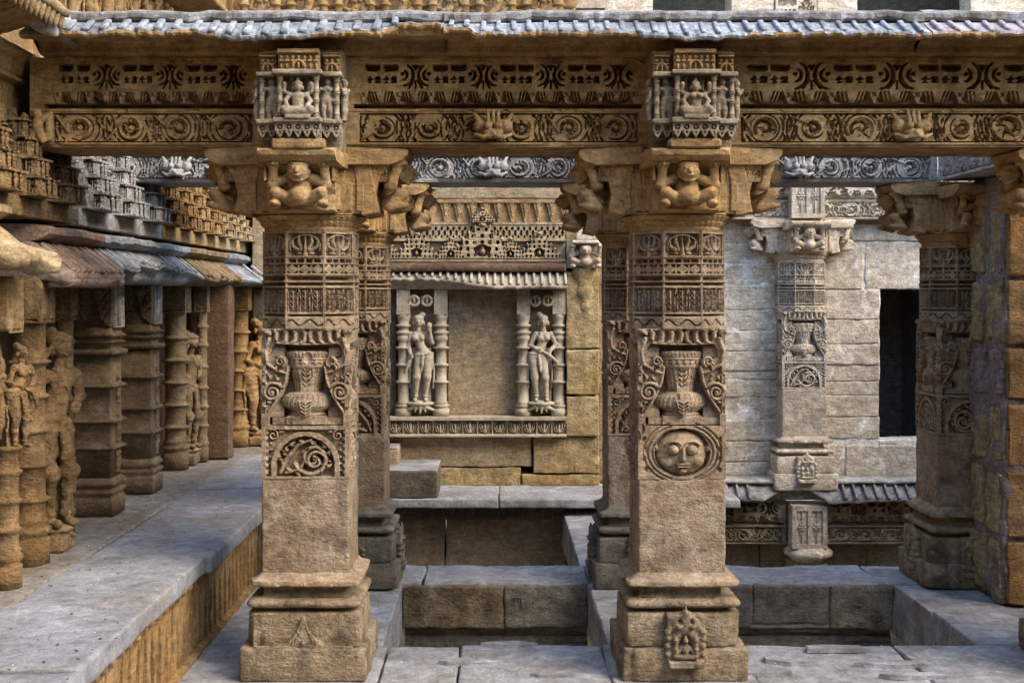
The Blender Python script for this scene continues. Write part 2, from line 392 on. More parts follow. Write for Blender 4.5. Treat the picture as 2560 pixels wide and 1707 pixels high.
# ------------------------------------------------------------------ sculpted solids (smooth union -> surface nets)
class Sculpt:
    def __init__(s, res=.006): s.p = []; s.res = res
    def cap(s, a, b, ra, rb=None, k=.015): s.p.append(('c', np.array(a, float), np.array(b, float), ra, ra if rb is None else rb, k)); return s
    def chain(s, pts, rs, k=.012):
        for i in range(len(pts)-1): s.cap(pts[i], pts[i+1], rs[i], rs[i+1], k)
        return s
    def ell(s, c, r, k=.015, rot=None): s.p.append(('e', np.array(c, float), np.array(r if hasattr(r, '__len__') else (r,)*3, float), rot, k)); return s
    def box(s, c, hs, r=.01, k=.008): s.p.append(('b', np.array(c, float), np.array(hs, float), r, k)); return s
    def cut(s, c, r, k=.006): s.p.append(('x', np.array(c, float), np.array(r if hasattr(r, '__len__') else (r,)*3, float), None, k)); return s
    def mirror_cap(s, a, b, ra, rb=None, k=.015):
        m = np.array([-1, 1, 1]); s.cap(a, b, ra, rb, k); return s.cap(np.array(a)*m, np.array(b)*m, ra, rb, k)
    def mirror_ell(s, c, r, k=.015):
        s.ell(c, r, k); return s.ell(np.array(c)*np.array([-1, 1, 1]), r, k)
    def build(s, name, amp=0, fs=20, seed=0):
        lo = np.full(3, 9.0); hi = np.full(3, -9.0); bb = []
        for q in s.p:
            if q[0] == 'c': m = max(q[3], q[4]); l, h_ = np.minimum(q[1], q[2])-m, np.maximum(q[1], q[2])+m
            elif q[0] == 'b': l, h_ = q[1]-q[2]-q[3], q[1]+q[2]+q[3]
            else: m = q[2].max() if q[3] is not None else q[2]; l, h_ = q[1]-m, q[1]+m
            bb.append((l, h_))
            if q[0] != 'x': lo = np.minimum(lo, l); hi = np.maximum(hi, h_)
        rs = s.res; lo = lo-2.5*rs; hi = hi+2.5*rs
        n = np.ceil((hi-lo)/rs).astype(int)+1
        ax = [lo[d]+rs*np.arange(n[d]) for d in range(3)]
        D = np.full(tuple(n), .08)
        for q, (l, h_) in zip(s.p, bb):
            k = q[-1]; pad = 3*k+3*rs
            sl = tuple(slice(max(0, int((l[d]-pad-lo[d])/rs)), min(n[d], int((h_[d]+pad-lo[d])/rs)+2)) for d in range(3))
            X, Y, Z = np.meshgrid(ax[0][sl[0]], ax[1][sl[1]], ax[2][sl[2]], indexing='ij')
            if q[0] == 'c':
                a, b = q[1], q[2]; d = b-a; L = (d*d).sum()+1e-12
                t = np.clip(((X-a[0])*d[0]+(Y-a[1])*d[1]+(Z-a[2])*d[2])/L, 0, 1)
                f = np.sqrt((X-a[0]-t*d[0])**2+(Y-a[1]-t*d[1])**2+(Z-a[2]-t*d[2])**2)-(q[3]+(q[4]-q[3])*t)
            elif q[0] == 'b':
                P = [np.abs(v-c)-hh for v, c, hh in zip((X, Y, Z), q[1], q[2])]
                f = np.sqrt(sum(np.maximum(p, 0)**2 for p in P))+np.minimum(np.maximum(np.maximum(P[0], P[1]), P[2]), 0)-q[3]
            else:
                x, y, z = X-q[1][0], Y-q[1][1], Z-q[1][2]
                if q[3] is not None:
                    M = np.array(q[3]); x, y, z = (M[0, 0]*x+M[1, 0]*y+M[2, 0]*z, M[0, 1]*x+M[1, 1]*y+M[2, 1]*z, M[0, 2]*x+M[1, 2]*y+M[2, 2]*z)
                r = q[2]; k0 = np.sqrt((x/r[0])**2+(y/r[1])**2+(z/r[2])**2); k1 = np.sqrt((x/r[0]**2)**2+(y/r[1]**2)**2+(z/r[2]**2)**2)+1e-9
                f = k0*(k0-1)/k1
            d0 = D[sl]
            if q[0] == 'x':
                f = -f; hh = np.clip(.5-.5*(d0-f)/k, 0, 1); D[sl] = d0+(f-d0)*hh+k*hh*(1-hh)
            else:
                hh = np.clip(.5+.5*(d0-f)/k, 0, 1); D[sl] = d0+(f-d0)*hh-k*hh*(1-hh)
        V, Q = surface_nets(D); V = lo+V*rs
        if amp: V = V+amp*np.stack([fbm(V+i*3, fs, seed+i) for i in range(3)], 1)
        return make_mesh(name, V, Q)
def surface_nets(D):
    n = D.shape; S = D < 0
    c = [(i, j, k) for i in (0, 1) for j in (0, 1) for k in (0, 1)]
    sl = lambda A, o: A[o[0]:n[0]-1+o[0], o[1]:n[1]-1+o[1], o[2]:n[2]-1+o[2]]
    cnt = sum(sl(S, o).astype(np.int8) for o in c)
    cell = np.argwhere((cnt > 0) & (cnt < 8)); idx = -np.ones(tuple(m-1 for m in n), np.int64)
    idx[tuple(cell.T)] = np.arange(len(cell))
    acc = np.zeros((len(cell), 3)); num = np.zeros(len(cell))
    for a in c:
        for d in range(3):
            if a[d]: continue
            b = list(a); b[d] = 1
            va = D[tuple((cell+a).T)]; vb = D[tuple((cell+b).T)]
            m = (va < 0) != (vb < 0); t = np.where(m, va/np.where(m, va-vb, 1), 0)
            p = np.tile(np.array(a, float), (len(cell), 1)); p[:, d] += t
            acc[m] += p[m]; num[m] += 1
    V = cell+acc/num[:, None]; Q = []
    for d in range(3):
        u, v = (d+1) % 3, (d+2) % 3
        A = np.take(S, range(n[d]-1), d); B = np.take(S, range(1, n[d]), d)
        e = np.argwhere(A != B); e = e[(e[:, u] > 0) & (e[:, v] > 0) & (e[:, u] < n[u]-1) & (e[:, v] < n[v]-1)]
        fl = A[tuple(e.T)]
        def id_(du, dv):
            q = e.copy(); q[:, u] += du; q[:, v] += dv; return idx[tuple(q.T)]
        q = np.stack([id_(-1, -1), id_(0, -1), id_(0, 0), id_(-1, 0)], 1)
        q[~fl] = q[~fl][:, ::-1]; Q.append(q)
    return V, np.concatenate(Q)

# ------------------------------------------------------------------ stone materials
def stone_mat(name, c1, c2, c3, dark=None, light=None, darkamt=.35, lightamt=.0, scale=1.0, bump=.5, rough=.9, streak=.3, grain=1.0, vary=(.66, 1.26), warm=True):
    m = bpy.data.materials.new(name); m.use_nodes = True; t = m.node_tree; N = t.nodes; L = t.links
    b = N['Principled BSDF']; b.inputs['Roughness'].default_value = rough; b.inputs['Specular IOR Level'].default_value = .25
    g = N.new('ShaderNodeNewGeometry')
    if warm: c1, c2, c3, dark, light = [None if c is None else (c[0]*.94, c[1]*.935, c[2]*.865) for c in (c1, c2, c3, dark, light)]
    def noise(sc_, det, vec=None, ro=.6, dist=0):
        n = N.new('ShaderNodeTexNoise'); n.inputs['Scale'].default_value = sc_; n.inputs['Detail'].default_value = det
        n.inputs['Roughness'].default_value = ro; n.inputs['Distortion'].default_value = dist
        L.new(vec or g.outputs['Position'], n.inputs['Vector']); return n.outputs['Fac']
    def ramp(f, *st):
        r = N.new('ShaderNodeValToRGB'); e = r.color_ramp.elements
        while len(e) < len(st): e.new(.5)
        for q, (p, c) in zip(e, st): q.position = p; q.color = (*c, 1) if hasattr(c, '__len__') else (c, c, c, 1)
        L.new(f, r.inputs['Fac']); return r.outputs['Color']
    def mix(f, a, b_, mode='MIX'):
        x = N.new('ShaderNodeMix'); x.data_type = 'RGBA'; x.blend_type = mode
        if hasattr(f, 'links'): L.new(f, x.inputs['Factor'])
        else: x.inputs['Factor'].default_value = f
        for s_, v in ((6, a), (7, b_)):
            if hasattr(v, 'links'): L.new(v, x.inputs[s_])
            else: x.inputs[s_].default_value = (*v, 1)
        return x.outputs[2]
    col = ramp(noise(1.7*scale, 5, dist=.6), (.3, c1), (.5, c2), (.72, c3))
    col = mix(1, col, ramp(noise(13*scale, 6, ro=.7), (.3, vary[0]), (.7, vary[1])), 'MULTIPLY')
    col = mix(grain*.8, col, ramp(noise(95*scale, 3, ro=.75), (.3, .62), (.7, 1.3)), 'MULTIPLY')
    mb_ = N.new('ShaderNodeMapping'); mb_.inputs['Scale'].default_value = (.22, .22, 1); L.new(g.outputs['Position'], mb_.inputs['Vector'])
    col = mix(.75*grain, col, ramp(noise(46, 4, mb_.outputs['Vector'], .7), (.34, .62), (.62, 1.22)), 'MULTIPLY')
    col = mix(.8*grain, col, ramp(noise(34, 5, ro=.75), (.30, .42), (.46, 1.0), (.7, 1.2)), 'MULTIPLY')
    if streak and dark:
        mp = N.new('ShaderNodeMapping'); mp.inputs['Scale'].default_value = (1, 1, .16); L.new(g.outputs['Position'], mp.inputs['Vector'])
        f = ramp(noise(9*scale, 5, mp.outputs['Vector'], .65), (.5, 0.0), (.68, streak)); col = mix(f, col, dark)
    if dark:
        f = ramp(noise(4.2*scale, 7, ro=.68, dist=.4), (.5, 0.0), (.66, darkamt)); col = mix(f, col, dark)
    if light and lightamt:
        f = ramp(noise(6.3*scale, 8, ro=.7, dist=.8), (.54, 0.0), (.68, lightamt)); col = mix(f, col, light)
    L.new(col, b.inputs['Base Color'])
    mp2 = N.new('ShaderNodeMapping'); mp2.inputs['Scale'].default_value = (1, 1, 2.2); L.new(g.outputs['Position'], mp2.inputs['Vector'])
    pit = ramp(noise(38, 3, mp2.outputs['Vector'], .5), (.28, 0.0), (.55, 1.0))
    bp0 = N.new('ShaderNodeBump'); bp0.inputs['Strength'].default_value = min(1, bump*.55); bp0.inputs['Distance'].default_value = .012; L.new(pit, bp0.inputs['Height'])
    bp = N.new('ShaderNodeBump'); bp.inputs['Strength'].default_value = min(1, bump*1.3); bp.inputs['Distance'].default_value = .014; L.new(bp0.outputs[0], bp.inputs['Normal'])
    ad = N.new('ShaderNodeMath'); ad.operation = 'MULTIPLY_ADD'; ad.inputs[1].default_value = .45
    L.new(noise(120, 4, ro=.7), ad.inputs[0]); L.new(noise(32, 6, ro=.65), ad.inputs[2]); L.new(ad.outputs[0], bp.inputs['Height'])
    L.new(bp.outputs[0], b.inputs['Normal']); return m
M = {}
M['beam'] = stone_mat('brown_sandstone', (.25, .145, .055), (.34, .21, .09), (.41, .275, .135), (.10, .058, .028), (.42, .35, .25), .5, .25, streak=.6, bump=.4, vary=(.62, 1.28))
M['column'] = stone_mat('tan_sandstone', (.31, .21, .125), (.37, .275, .19), (.40, .32, .245), (.14, .098, .068), (.50, .43, .33), .6, .45, streak=.45, bump=.45, vary=(.62, 1.28))
M['base'] = stone_mat('grey_tan_sandstone', (.29, .21, .125), (.36, .275, .18), (.40, .33, .24), (.075, .06, .045), (.48, .44, .37), .85, .45, streak=.6, bump=1.0, vary=(.6, 1.28))
M['capital'] = stone_mat('ochre_sandstone', (.36, .21, .085), (.43, .27, .12), (.42, .31, .18), (.14, .08, .04), (.5, .4, .27), .45, .2, streak=.3)
M['warm'] = stone_mat('golden_sandstone', (.24, .135, .055), (.33, .20, .085), (.38, .27, .15), (.10, .06, .03), (.45, .36, .24), .55, .25, streak=.5)
M['grey'] = stone_mat('grey_weathered_stone', (.27, .245, .21), (.38, .355, .32), (.48, .465, .43), (.12, .11, .10), (.62, .62, .6), .5, .4, streak=.3, warm=False)
M['eave'] = stone_mat('bluish_lichen_stone', (.17, .18, .19), (.27, .29, .31), (.43, .455, .48), (.10, .09, .08), (.70, .73, .76), .5, .5, scale=2, streak=.2, warm=False)
M['floor'] = stone_mat('grey_floor_stone', (.225, .21, .195), (.305, .305, .305), (.39, .40, .41), (.12, .10, .08), (.54, .54, .53), .6, .5, streak=0, bump=.5, rough=.8, grain=.55, warm=False)
M['ledge'] = stone_mat('slate_grey_ledge', (.24, .21, .18), (.26, .27, .285), (.36, .38, .41), (.12, .105, .09), (.42, .44, .47), .5, .35, streak=0, bump=.35, rough=.72, grain=.55, warm=False)
M['dark'] = stone_mat('dark_plain_stone', (.10, .085, .065), (.15, .125, .095), (.20, .17, .135), (.05, .045, .04), (.26, .24, .2), .6, .25)  # dark grey-brown stone for low and rear parts
M['pale'] = stone_mat('pale_limewashed_stone', (.47, .38, .265), (.59, .50, .375), (.68, .60, .48), (.31, .225, .15), (.88, .83, .73), .35, .8, streak=.25, bump=.8, warm=False)
M['mortar'] = stone_mat('white_lime_mortar', (.64, .58, .49), (.76, .71, .62), (.84, .80, .72), (.42, .36, .28), None, .4, 0, warm=False)
M['niche'] = stone_mat('olive_tan_sandstone', (.30, .215, .13), (.38, .285, .18), (.42, .345, .25), (.14, .11, .075), (.48, .45, .38), .45, .35, streak=.35)
M['yellow'] = stone_mat('yellow_sandstone', (.36, .235, .085), (.45, .33, .16), (.43, .355, .225), (.17, .09, .04), (.55, .47, .33), .6, .4, bump=.8, streak=.4, vary=(.55, 1.3))
M['statue'] = stone_mat('smooth_grey_tan_stone', (.36, .30, .23), (.43, .37, .29), (.48, .42, .34), (.20, .16, .12), (.55, .5, .42), .35, .3, bump=.25, grain=.5)
M['red'] = stone_mat('reddish_sandstone', (.095, .056, .034), (.135, .083, .052), (.175, .118, .08), (.12, .06, .045), (.42, .32, .27), .45, .25)
M['void'] = stone_mat('unlit_chamber_stone', (.16, .155, .15), (.18, .175, .17), (.2, .19, .185))
M['rubble'] = stone_mat('coarse_yellow_rubble', (.36, .27, .13), (.46, .37, .20), (.52, .45, .30), (.16, .11, .06), (.6, .55, .42), .6, .4, scale=3, bump=1.4, streak=0)
M['plum'] = stone_mat('purplish_mortar', (.20, .155, .135), (.27, .22, .195), (.35, .305, .275), (.13, .09, .095), (.45, .41, .42), .4, .3, scale=2, bump=1.0, warm=False)
M['orange'] = stone_mat('rusty_orange_sandstone', (.26, .12, .045), (.37, .20, .08), (.42, .28, .14), (.10, .05, .03), (.5, .38, .22), .55, .2, bump=1.0)
M['earth'] = stone_mat('dusty_earth', (.26, .19, .12), (.33, .25, .16), (.38, .30, .2), (.15, .11, .07), None, .4, 0, streak=0)
M['greybeam'] = stone_mat('silvery_grey_stone', (.24, .225, .20), (.32, .305, .28), (.40, .39, .37), (.15, .14, .13), (.6, .62, .64), .4, .4, streak=.25, warm=False)
M['eavered'] = stone_mat('pinkish_grey_stone', (.30, .25, .25), (.40, .36, .37), (.46, .46, .5), (.18, .10, .08), (.6, .6, .64), .4, .4, scale=2, streak=.2, warm=False)
M['redgrey'] = stone_mat('red_grey_sandstone', (.27, .15, .10), (.35, .24, .18), (.38, .31, .26), (.14, .08, .055), (.45, .41, .37), .4, .3)
M['eave2'] = stone_mat('blue_grey_weathered_stone', (.17, .185, .20), (.27, .295, .32), (.38, .41, .44), (.10, .085, .07), (.55, .58, .61), .55, .4, scale=1.6, streak=.2, warm=False)
M['warmpale'] = stone_mat('pale_golden_sandstone', (.31, .20, .10), (.40, .29, .165), (.45, .37, .265), (.17, .11, .06), (.68, .62, .52), .4, .45)
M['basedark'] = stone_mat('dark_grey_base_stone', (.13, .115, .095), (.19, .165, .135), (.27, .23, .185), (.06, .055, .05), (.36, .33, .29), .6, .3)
M['greytan'] = stone_mat('grey_brown_carved_stone', (.22, .165, .105), (.285, .22, .15), (.33, .275, .21), (.13, .10, .07), (.46, .43, .37), .4, .4, streak=.3, bump=.4)
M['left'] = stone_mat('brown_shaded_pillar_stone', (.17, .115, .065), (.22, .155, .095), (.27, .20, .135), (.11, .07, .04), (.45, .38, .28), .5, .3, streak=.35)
M['ledgebrown'] = stone_mat('dusty_brown_paving', (.20, .165, .135), (.23, .21, .19), (.28, .27, .26), (.13, .09, .06), (.38, .35, .31), .4, .25, streak=0, bump=.35)
M['warmdark'] = stone_mat('deep_golden_sandstone', (.30, .175, .08), (.37, .235, .115), (.40, .28, .16), (.13, .08, .045), (.45, .37, .26), .45, .2)
M['palewarm'] = stone_mat('pale_ochre_stone', (.42, .30, .18), (.52, .41, .28), (.60, .53, .43), (.2, .13, .08), (.78, .75, .7), .4, .5, warm=False)
M['palecol'] = stone_mat('pale_tan_stone', (.38, .31, .22), (.46, .385, .29), (.52, .45, .36), (.22, .18, .13), (.66, .63, .58), .4, .45, warm=False)
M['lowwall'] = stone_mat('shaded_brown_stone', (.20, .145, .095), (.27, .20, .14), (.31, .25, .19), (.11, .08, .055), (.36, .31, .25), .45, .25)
M['plumstone'] = stone_mat('mauve_rough_stone', (.24, .18, .18), (.33, .26, .26), (.42, .36, .35), (.14, .1, .1), (.5, .45, .45), .5, .4, scale=3, bump=1.4, streak=0, warm=False)
M['chip'] = stone_mat('white_grit', (.6, .6, .6), (.75, .75, .75), (.8, .8, .8), warm=False); M['leaf'] = stone_mat('dark_leaf_crumbs', (.05, .035, .025), (.08, .055, .035), (.12, .09, .06))
M['facebrown'] = stone_mat('rough_brown_stone', (.17, .125, .075), (.24, .18, .115), (.30, .24, .165), (.06, .045, .03), (.38, .34, .27), .7, .35, bump=1.0, vary=(.55, 1.3))
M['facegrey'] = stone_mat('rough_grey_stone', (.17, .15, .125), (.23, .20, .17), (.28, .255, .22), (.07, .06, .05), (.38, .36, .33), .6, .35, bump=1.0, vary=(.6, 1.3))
M['leftwall'] = stone_mat('recess_shade_brown_stone', (.12, .07, .035), (.17, .105, .055), (.21, .14, .08), (.06, .04, .02), (.26, .2, .14), .5, .2)  # shade of the recess behind the pillars is put into this dark brown
M['shaft'] = stone_mat('pitted_tan_sandstone', (.27, .185, .115), (.36, .27, .19), (.43, .355, .28), (.12, .082, .05), (.56, .50, .41), .75, .6, streak=.6, bump=.75, vary=(.55, 1.32), grain=.8)
M['cap'] = stone_mat('grey_brown_capping_stone', (.17, .145, .12), (.26, .25, .24), (.40, .41, .42), (.09, .07, .05), (.55, .57, .59), .7, .5, scale=1.6, streak=.5, warm=False)
M['warmnear'] = stone_mat('worn_golden_brown_stone', (.18, .105, .045), (.26, .16, .075), (.32, .225, .13), (.08, .05, .025), (.42, .33, .22), .65, .35, streak=.5, bump=.9, vary=(.55, 1.3))
# ================================================================== ground and floor
g = obj('ground', make_mesh('ground', [(-400, -400, -2.6), (400, -400, -2.6), (400, 400, -2.6), (-400, 400, -2.6)], np.array([[0, 1, 2, 3]])), M['earth'])
structure(g)
COLX = (-.972, .948)                                # column axes; rows at Y = 6.5 and 8.5 (front faces)
floor = structure(obj('floor', None))
def slab(x0, x1, y0, y1, z1=0, th=.28, mat='floor', seed=0, step=.07, amp=.006, r=.012, parent=None):
    return block('slab', M[mat], parent or floor, x0, x1, y0, y1, z1-th, z1, r=r, step=step, amp=amp, fs=4, seed=seed, oct=4)
# front walk
for k, (a, b, y0, y1, z) in enumerate(((-1.9, -.93, 5.0, 6.28, -.006), (-.922, -.27, 5.0, 6.3, -.004), (-.262, .62, 5.0, 6.31, 0), (.628, 1.62, 5.0, 6.3, -.01), (1.628, 3.6, 5.0, 6.28, -.003),
                                       (-1.9, -.6, 6.288, 7.10, -.002), (-.592, -.2, 6.31, 7.08, -.004), (-.192, .58, 6.32, 7.09, 0), (.588, 1.32, 6.31, 7.1, .002), (1.328, 2.2, 6.3, 7.11, -.012), (2.208, 3.6, 6.3, 7.1, -.004), (3.608, 6.55, 5.0, 7.1, -.006))):
    slab(a, b, y0, y1, z, seed=k)
# second walk with its carved under-beam
for k, (a, b) in enumerate(((-1.9, -.5), (-.492, .63), (.638, 1.62), (1.628, 2.6), (2.608, 4.2), (4.208, 6.55))):
    slab(a, b, 8.6, 9.18, -.001*k, .30, seed=20+k, amp=.012)
for k, (a, b, z0, mt) in enumerate(((-.63, .05, -.30, 'facebrown'), (.058, .615, -.295, 'facegrey'), (1.29, 1.72, -.30, 'facegrey'), (1.728, 2.24, -.27, 'facegrey'), (2.246, 2.67, -.31, 'facegrey'))):  # rough facing stones; their darkness is partly front shade put into the colour
    V, Q = rbox(a, b, 8.572, 8.64, z0, -.014, r=.016, step=.02, amp=.011, fs=9, seed=80+k, oct=4); obj('slab', make_mesh('slab', V, Q), M[mt], floor)
# cross walks
for k, (a, b, y0, y1) in enumerate(((.62, 1.28, 7.11, 8.6), (.60, 1.26, 9.19, 11.5), (2.68, 3.7, 7.118, 7.85), (2.67, 3.7, 7.86, 8.6), (-1.9, -.63, 7.11, 8.6), (-1.9, -1.1, 9.19, 11.3))):
    slab(a, b, y0, y1, -.003, .34, seed=40+k, amp=.012)
# worn chips, slots and broken lips on the walk, each a loose flake of stone
def flake(x, y, w_, d_, th, seed, mat='floor', z=0):
    rnd = random.Random(seed); n = 11; P = []
    for i in range(n):
        a = 2*math.pi*i/n; q = rnd.uniform(.65, 1.1); P.append((x+w_*q*math.cos(a), y+d_*q*math.sin(a)))
    V = [(*p, z-.01) for p in P]+[(p[0]*.97+x*.03, p[1]*.97+y*.03, z+th+rnd.uniform(-.2, .2)*th) for p in P]
    Q = [(i, (i+1) % n, n+(i+1) % n, n+i) for i in range(n)]+[tuple(range(n, 2*n))]
    return obj('flake', make_mesh('flake', V, Q, False), M[mat], floor)
for k, (px, py, w_, d_) in enumerate(((1270, 1612, .16, .05), (1180, 1655, .2, .06), (1980, 1650, .16, .09), (2080, 1622, .22, .05), (2250, 1660, .25, .05), (1900, 1680, .18, .06), (2330, 1690, .3, .04), (1400, 1690, .2, .03))):
    Y = H*F/(py-VY); flake(wx(px, Y), Y, w_, d_, .014, k)
# carved beam of the storey below, showing in the two wells
def under_frieze(x0, x1, yf, z0, seed, label):
    W = x1-x0; c = Carve(W, .34, .009); c.h[:] = 0
    lace(c, .02, W-.02, .03, .20, max(2, round(W/.42)), .035)
    c.band(.22, .245, .03, 'max'); c.band(.29, .34, -.02); c.wear(.003, 20, seed)
    t = thing('lower_beam', label, 'beam', ((x0+x1)/2, yf, z0))
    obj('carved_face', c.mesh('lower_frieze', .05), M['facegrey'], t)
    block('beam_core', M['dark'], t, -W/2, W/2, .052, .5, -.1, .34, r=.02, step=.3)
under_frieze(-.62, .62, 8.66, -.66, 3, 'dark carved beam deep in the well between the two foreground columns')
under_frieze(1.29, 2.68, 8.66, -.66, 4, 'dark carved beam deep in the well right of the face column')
# stones fronting the second walk
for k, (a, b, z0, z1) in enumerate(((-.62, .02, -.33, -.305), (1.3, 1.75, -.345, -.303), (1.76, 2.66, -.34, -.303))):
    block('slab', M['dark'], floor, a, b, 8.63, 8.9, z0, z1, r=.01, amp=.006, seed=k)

# ================================================================== carved columns
def vase_panel(style, seed):
    W, HH = .445, .765; c = Carve(W, HH, .0036); s = .000922
    cc = lambda x, y: ((x-120)*s, .266+(1175-y)*s)
    def R_(x0, x1, y0, y1, v, op='set'): (a, b), (d, e) = cc(x0, y1), cc(x1, y0); c.rect(a, d, b, e, v, op)
    def T(pts, r, top, base=0, op='max'): c.tube([cc(*p) for p in pts], [q*s for q in r] if hasattr(r, '__len__') else r*s, top, base, op)
    DP = -.11
    R_(160, 568, 715, 1168, DP)
    R_(135, 600, 628, 716, -.03)
    # loops of foliage across the top
    for k, x in enumerate((185, 240, 292, 345, 400, 452, 505, 555)):
        sg = 1 if x < 363 else -1
        T([(x-30*sg, 640), (x, 632), (x+16*sg, 660), (x+10*sg, 700), (x-8*sg, 712)], [12, 15, 17, 15, 10], .006, -.03)
    for x in (150, 590): c.ell(*cc(x, 655), 30*s, 30*s, .012, -.03)
    T([(140, 700), (230, 716), (363, 720), (500, 716), (600, 700)], 10, 0, -.08)
    # turned vase
    prof = [(1122, 96), (1108, 112), (1098, 90), (1085, 112), (1062, 146), (1035, 152), (1008, 140), (990, 106), (984, 74), (950, 78), (900, 90), (852, 104), (848, 116), (838, 120), (800, 120), (795, 112), (788, 122), (768, 126), (757, 108)]
    zz = np.array([cc(0, y)[1] for y, _ in prof]); rr = np.array([r for _, r in prof])*s
    w_ = c.win(0, W, zz.min(), zz.max()); X, Z = c.X[w_]-cc(365, 0)[0], c.Z[w_]
    rz = np.interp(Z, zz, rr); q = rz**2-X**2; m = q > 0; th = np.arcsin(np.clip(X/np.maximum(rz, 1e-4), -1, 1))
    hgt = -.09+(.055+.35*rz)*np.sqrt(np.clip(q, 0, None))/np.maximum(rz, 1e-4)
    yb = 1175-(Z-.266)/s
    fl = (yb > 855) & (yb < 985); hgt = hgt-np.where(fl, .006*(np.cos(th*22) > .2), 0)
    tw = (yb > 1000) & (yb < 1085); hgt = hgt-np.where(tw, .004*(np.cos(th*30+(yb-1040)*.04) > .3), 0)
    bd = (yb > 803) & (yb < 835); hgt = hgt-np.where(bd, .008*((np.abs(((th*3.2+5) % 1)-.5)+np.abs(yb-819)/40) > .42), 0)
    rm = (yb > 762) & (yb < 792); hgt = hgt-np.where(rm, .004*(np.cos(th*34) > .3), 0)
    c.put(w_, hgt, m, 'max')
    # pendant leaves
    for (y0, y1, hw) in ((1030, 1122, 42), (850, 985, 34)):
        up = y0 == 850
        P = [(365-hw*(.35 if up else 1), y0), (365+hw*(.35 if up else 1), y0), (365+hw*(1 if up else .55), (y0+2*y1)/3), (365+(hw if up else 0), y1), (365-(hw if up else 0), y1), (365-hw*(1 if up else .55), (y0+2*y1)/3)]
        c.poly([cc(*p) for p in P], .022 if not up else -.012, 'max')
        for k in range(4):
            yy = y0+14+k*(y1-y0)/5
            for sx in (-1, 1): T([(365+sx*5, yy+10), (365+sx*hw*.55, yy-4)], 4, .005 if not up else -.03, .03, 'min')
    R_(175, 572, 1126, 1166, -.018, 'max'); R_(255, 475, 1118, 1166, -.004, 'max')
    # side foliage
    for sx in (1, -1):
        mx = lambda x: x if sx > 0 else 730-x
        sil = [(118, 640), (205, 700), (172, 745), (168, 790), (198, 800), (222, 778), (250, 800), (264, 850), (255, 925), (222, 1010), (165, 1096), (118, 1112)]
        c.poly([cc(mx(x), y) for x, y in sil], -.022, 'set')
        def S(x, y, r0, r1, a0, tn, w0, w1, t=.004): c.spiral(*cc(mx(x), y), r0*s, r1*s, a0 if sx > 0 else 180-a0, tn*sx, w0*s, w1*s, t, -.022)
        S(178, 985, 56, 12, 40, 1.7, 11, 9, .006); S(222, 815, 30, 8, -60, 1.4, 10, 8, .008)
        T([(mx(160), 690), (mx(138), 760), (mx(150), 830), (mx(215), 868), (mx(255), 880)], [14, 13, 11, 10, 8], .004, -.022)
        T([(mx(262), 850), (mx(250), 925), (mx(215), 1008), (mx(160), 1092)], 9, .003, -.022)
        for k, (x, y) in enumerate(((140, 880), (165, 905), (132, 920), (205, 910), (135, 1060), (160, 1040), (130, 850), (200, 845), (225, 950))):
            c.ell(*cc(mx(x), y), 17*s, 9*s, .002, -.022, rot=sx*(.7+k*.5)); c.ell(*cc(mx(x+9), y+17), 6*s, 6*s, -.03, -.03, 'min', flat=True); c.ell(*cc(mx(x-8), y-15), 12*s, 6*s, .0, -.022, rot=-sx*(.4+k*.7))
        for (x, y) in ((178, 985),): c.ell(*cc(mx(x), y), 14*s, 14*s, .01, -.022)
        R_(*sorted((mx(118), mx(150))), 1105, 1175, 0)
    # lower medallion
    z0, z1 = .012, .25; R2 = .028
    if style == 'face':
        cx, cz = W*.505, .135
        for sx in (-1, 1):
            for q, off in enumerate((.155, .178, .2)):
                c.arc(cx, cz, off*.78, 110 if sx < 0 else -70, 250 if sx < 0 else 70, .006, -.014, 0, 'min', rx=off, n=16)
        for sx in (-1, 1):
            for k in range(4): c.ell(cx+sx*(.185+.01*(k % 2)), .05+k*.05, .012, .018, -.02, 0, 'min', rot=sx*.5)
        c.ell(cx, cz, .142, .122, -.048, -.048, 'set', flat=True)
        c.ell(cx, cz-.004, .132, .116, .018, -.05, 'max')
        for sx in (-1, 1):
            c.ell(cx+sx*.047, cz+.014, .032, .029, .002, .002, 'set', flat=True)
            c.ell(cx+sx*.047, cz+.014, .028, .025, .052, .006)
            c.arc(cx+sx*.047, cz+.028, .03, 20 if sx > 0 else 25, 155 if sx > 0 else 160, .005, .022, .0, n=9, rx=.042)
            c.ell(cx+sx*.075, cz-.045, .035, .03, .014, -.01); c.ell(cx+sx*.132, cz+.02, .012, .02, .004, -.05)
        c.tube([(cx, cz+.02), (cx, cz-.03)], [.008, .016], .044, .01); c.ell(cx-.011, cz-.033, .009, .008, .034, .01); c.ell(cx+.011, cz-.033, .009, .008, .034, .01)
        c.tube([(cx-.03, cz-.056), (cx, cz-.059), (cx+.03, cz-.056)], .006, .030, .01); c.tube([(cx-.026, cz-.068), (cx, cz-.071), (cx+.026, cz-.068)], .006, .030, .01)
        c.tube([(cx-.033, cz-.062), (cx+.033, cz-.062)], .0025, .012, .03, 'min'); c.ell(cx, cz-.092, .02, .014, .026, .0)
    else:
        cx, cz = W*.5, .05
        c.rect(.012, W-.012, z0, z1, -.03)
        c.rect(.005, .018, z0, z1, 0)
        for sx in (-1, 1):
            for k in range(7):
                zz_ = z0+.02+k*.034; c.ell(cx+sx*.2, zz_, .013, .017, .0, -.03, rot=sx*.4); c.ell(cx+sx*.178, zz_+.012, .01, .008, -.004, -.03)
            c.spiral(cx+sx*.165, .222, .028, .006, 90, 1.3*sx, .006, .005, 0, -.03); c.ell(cx+sx*.125, .24, .02, .008, 0, -.03)
        t = np.linspace(0, math.pi, 24)
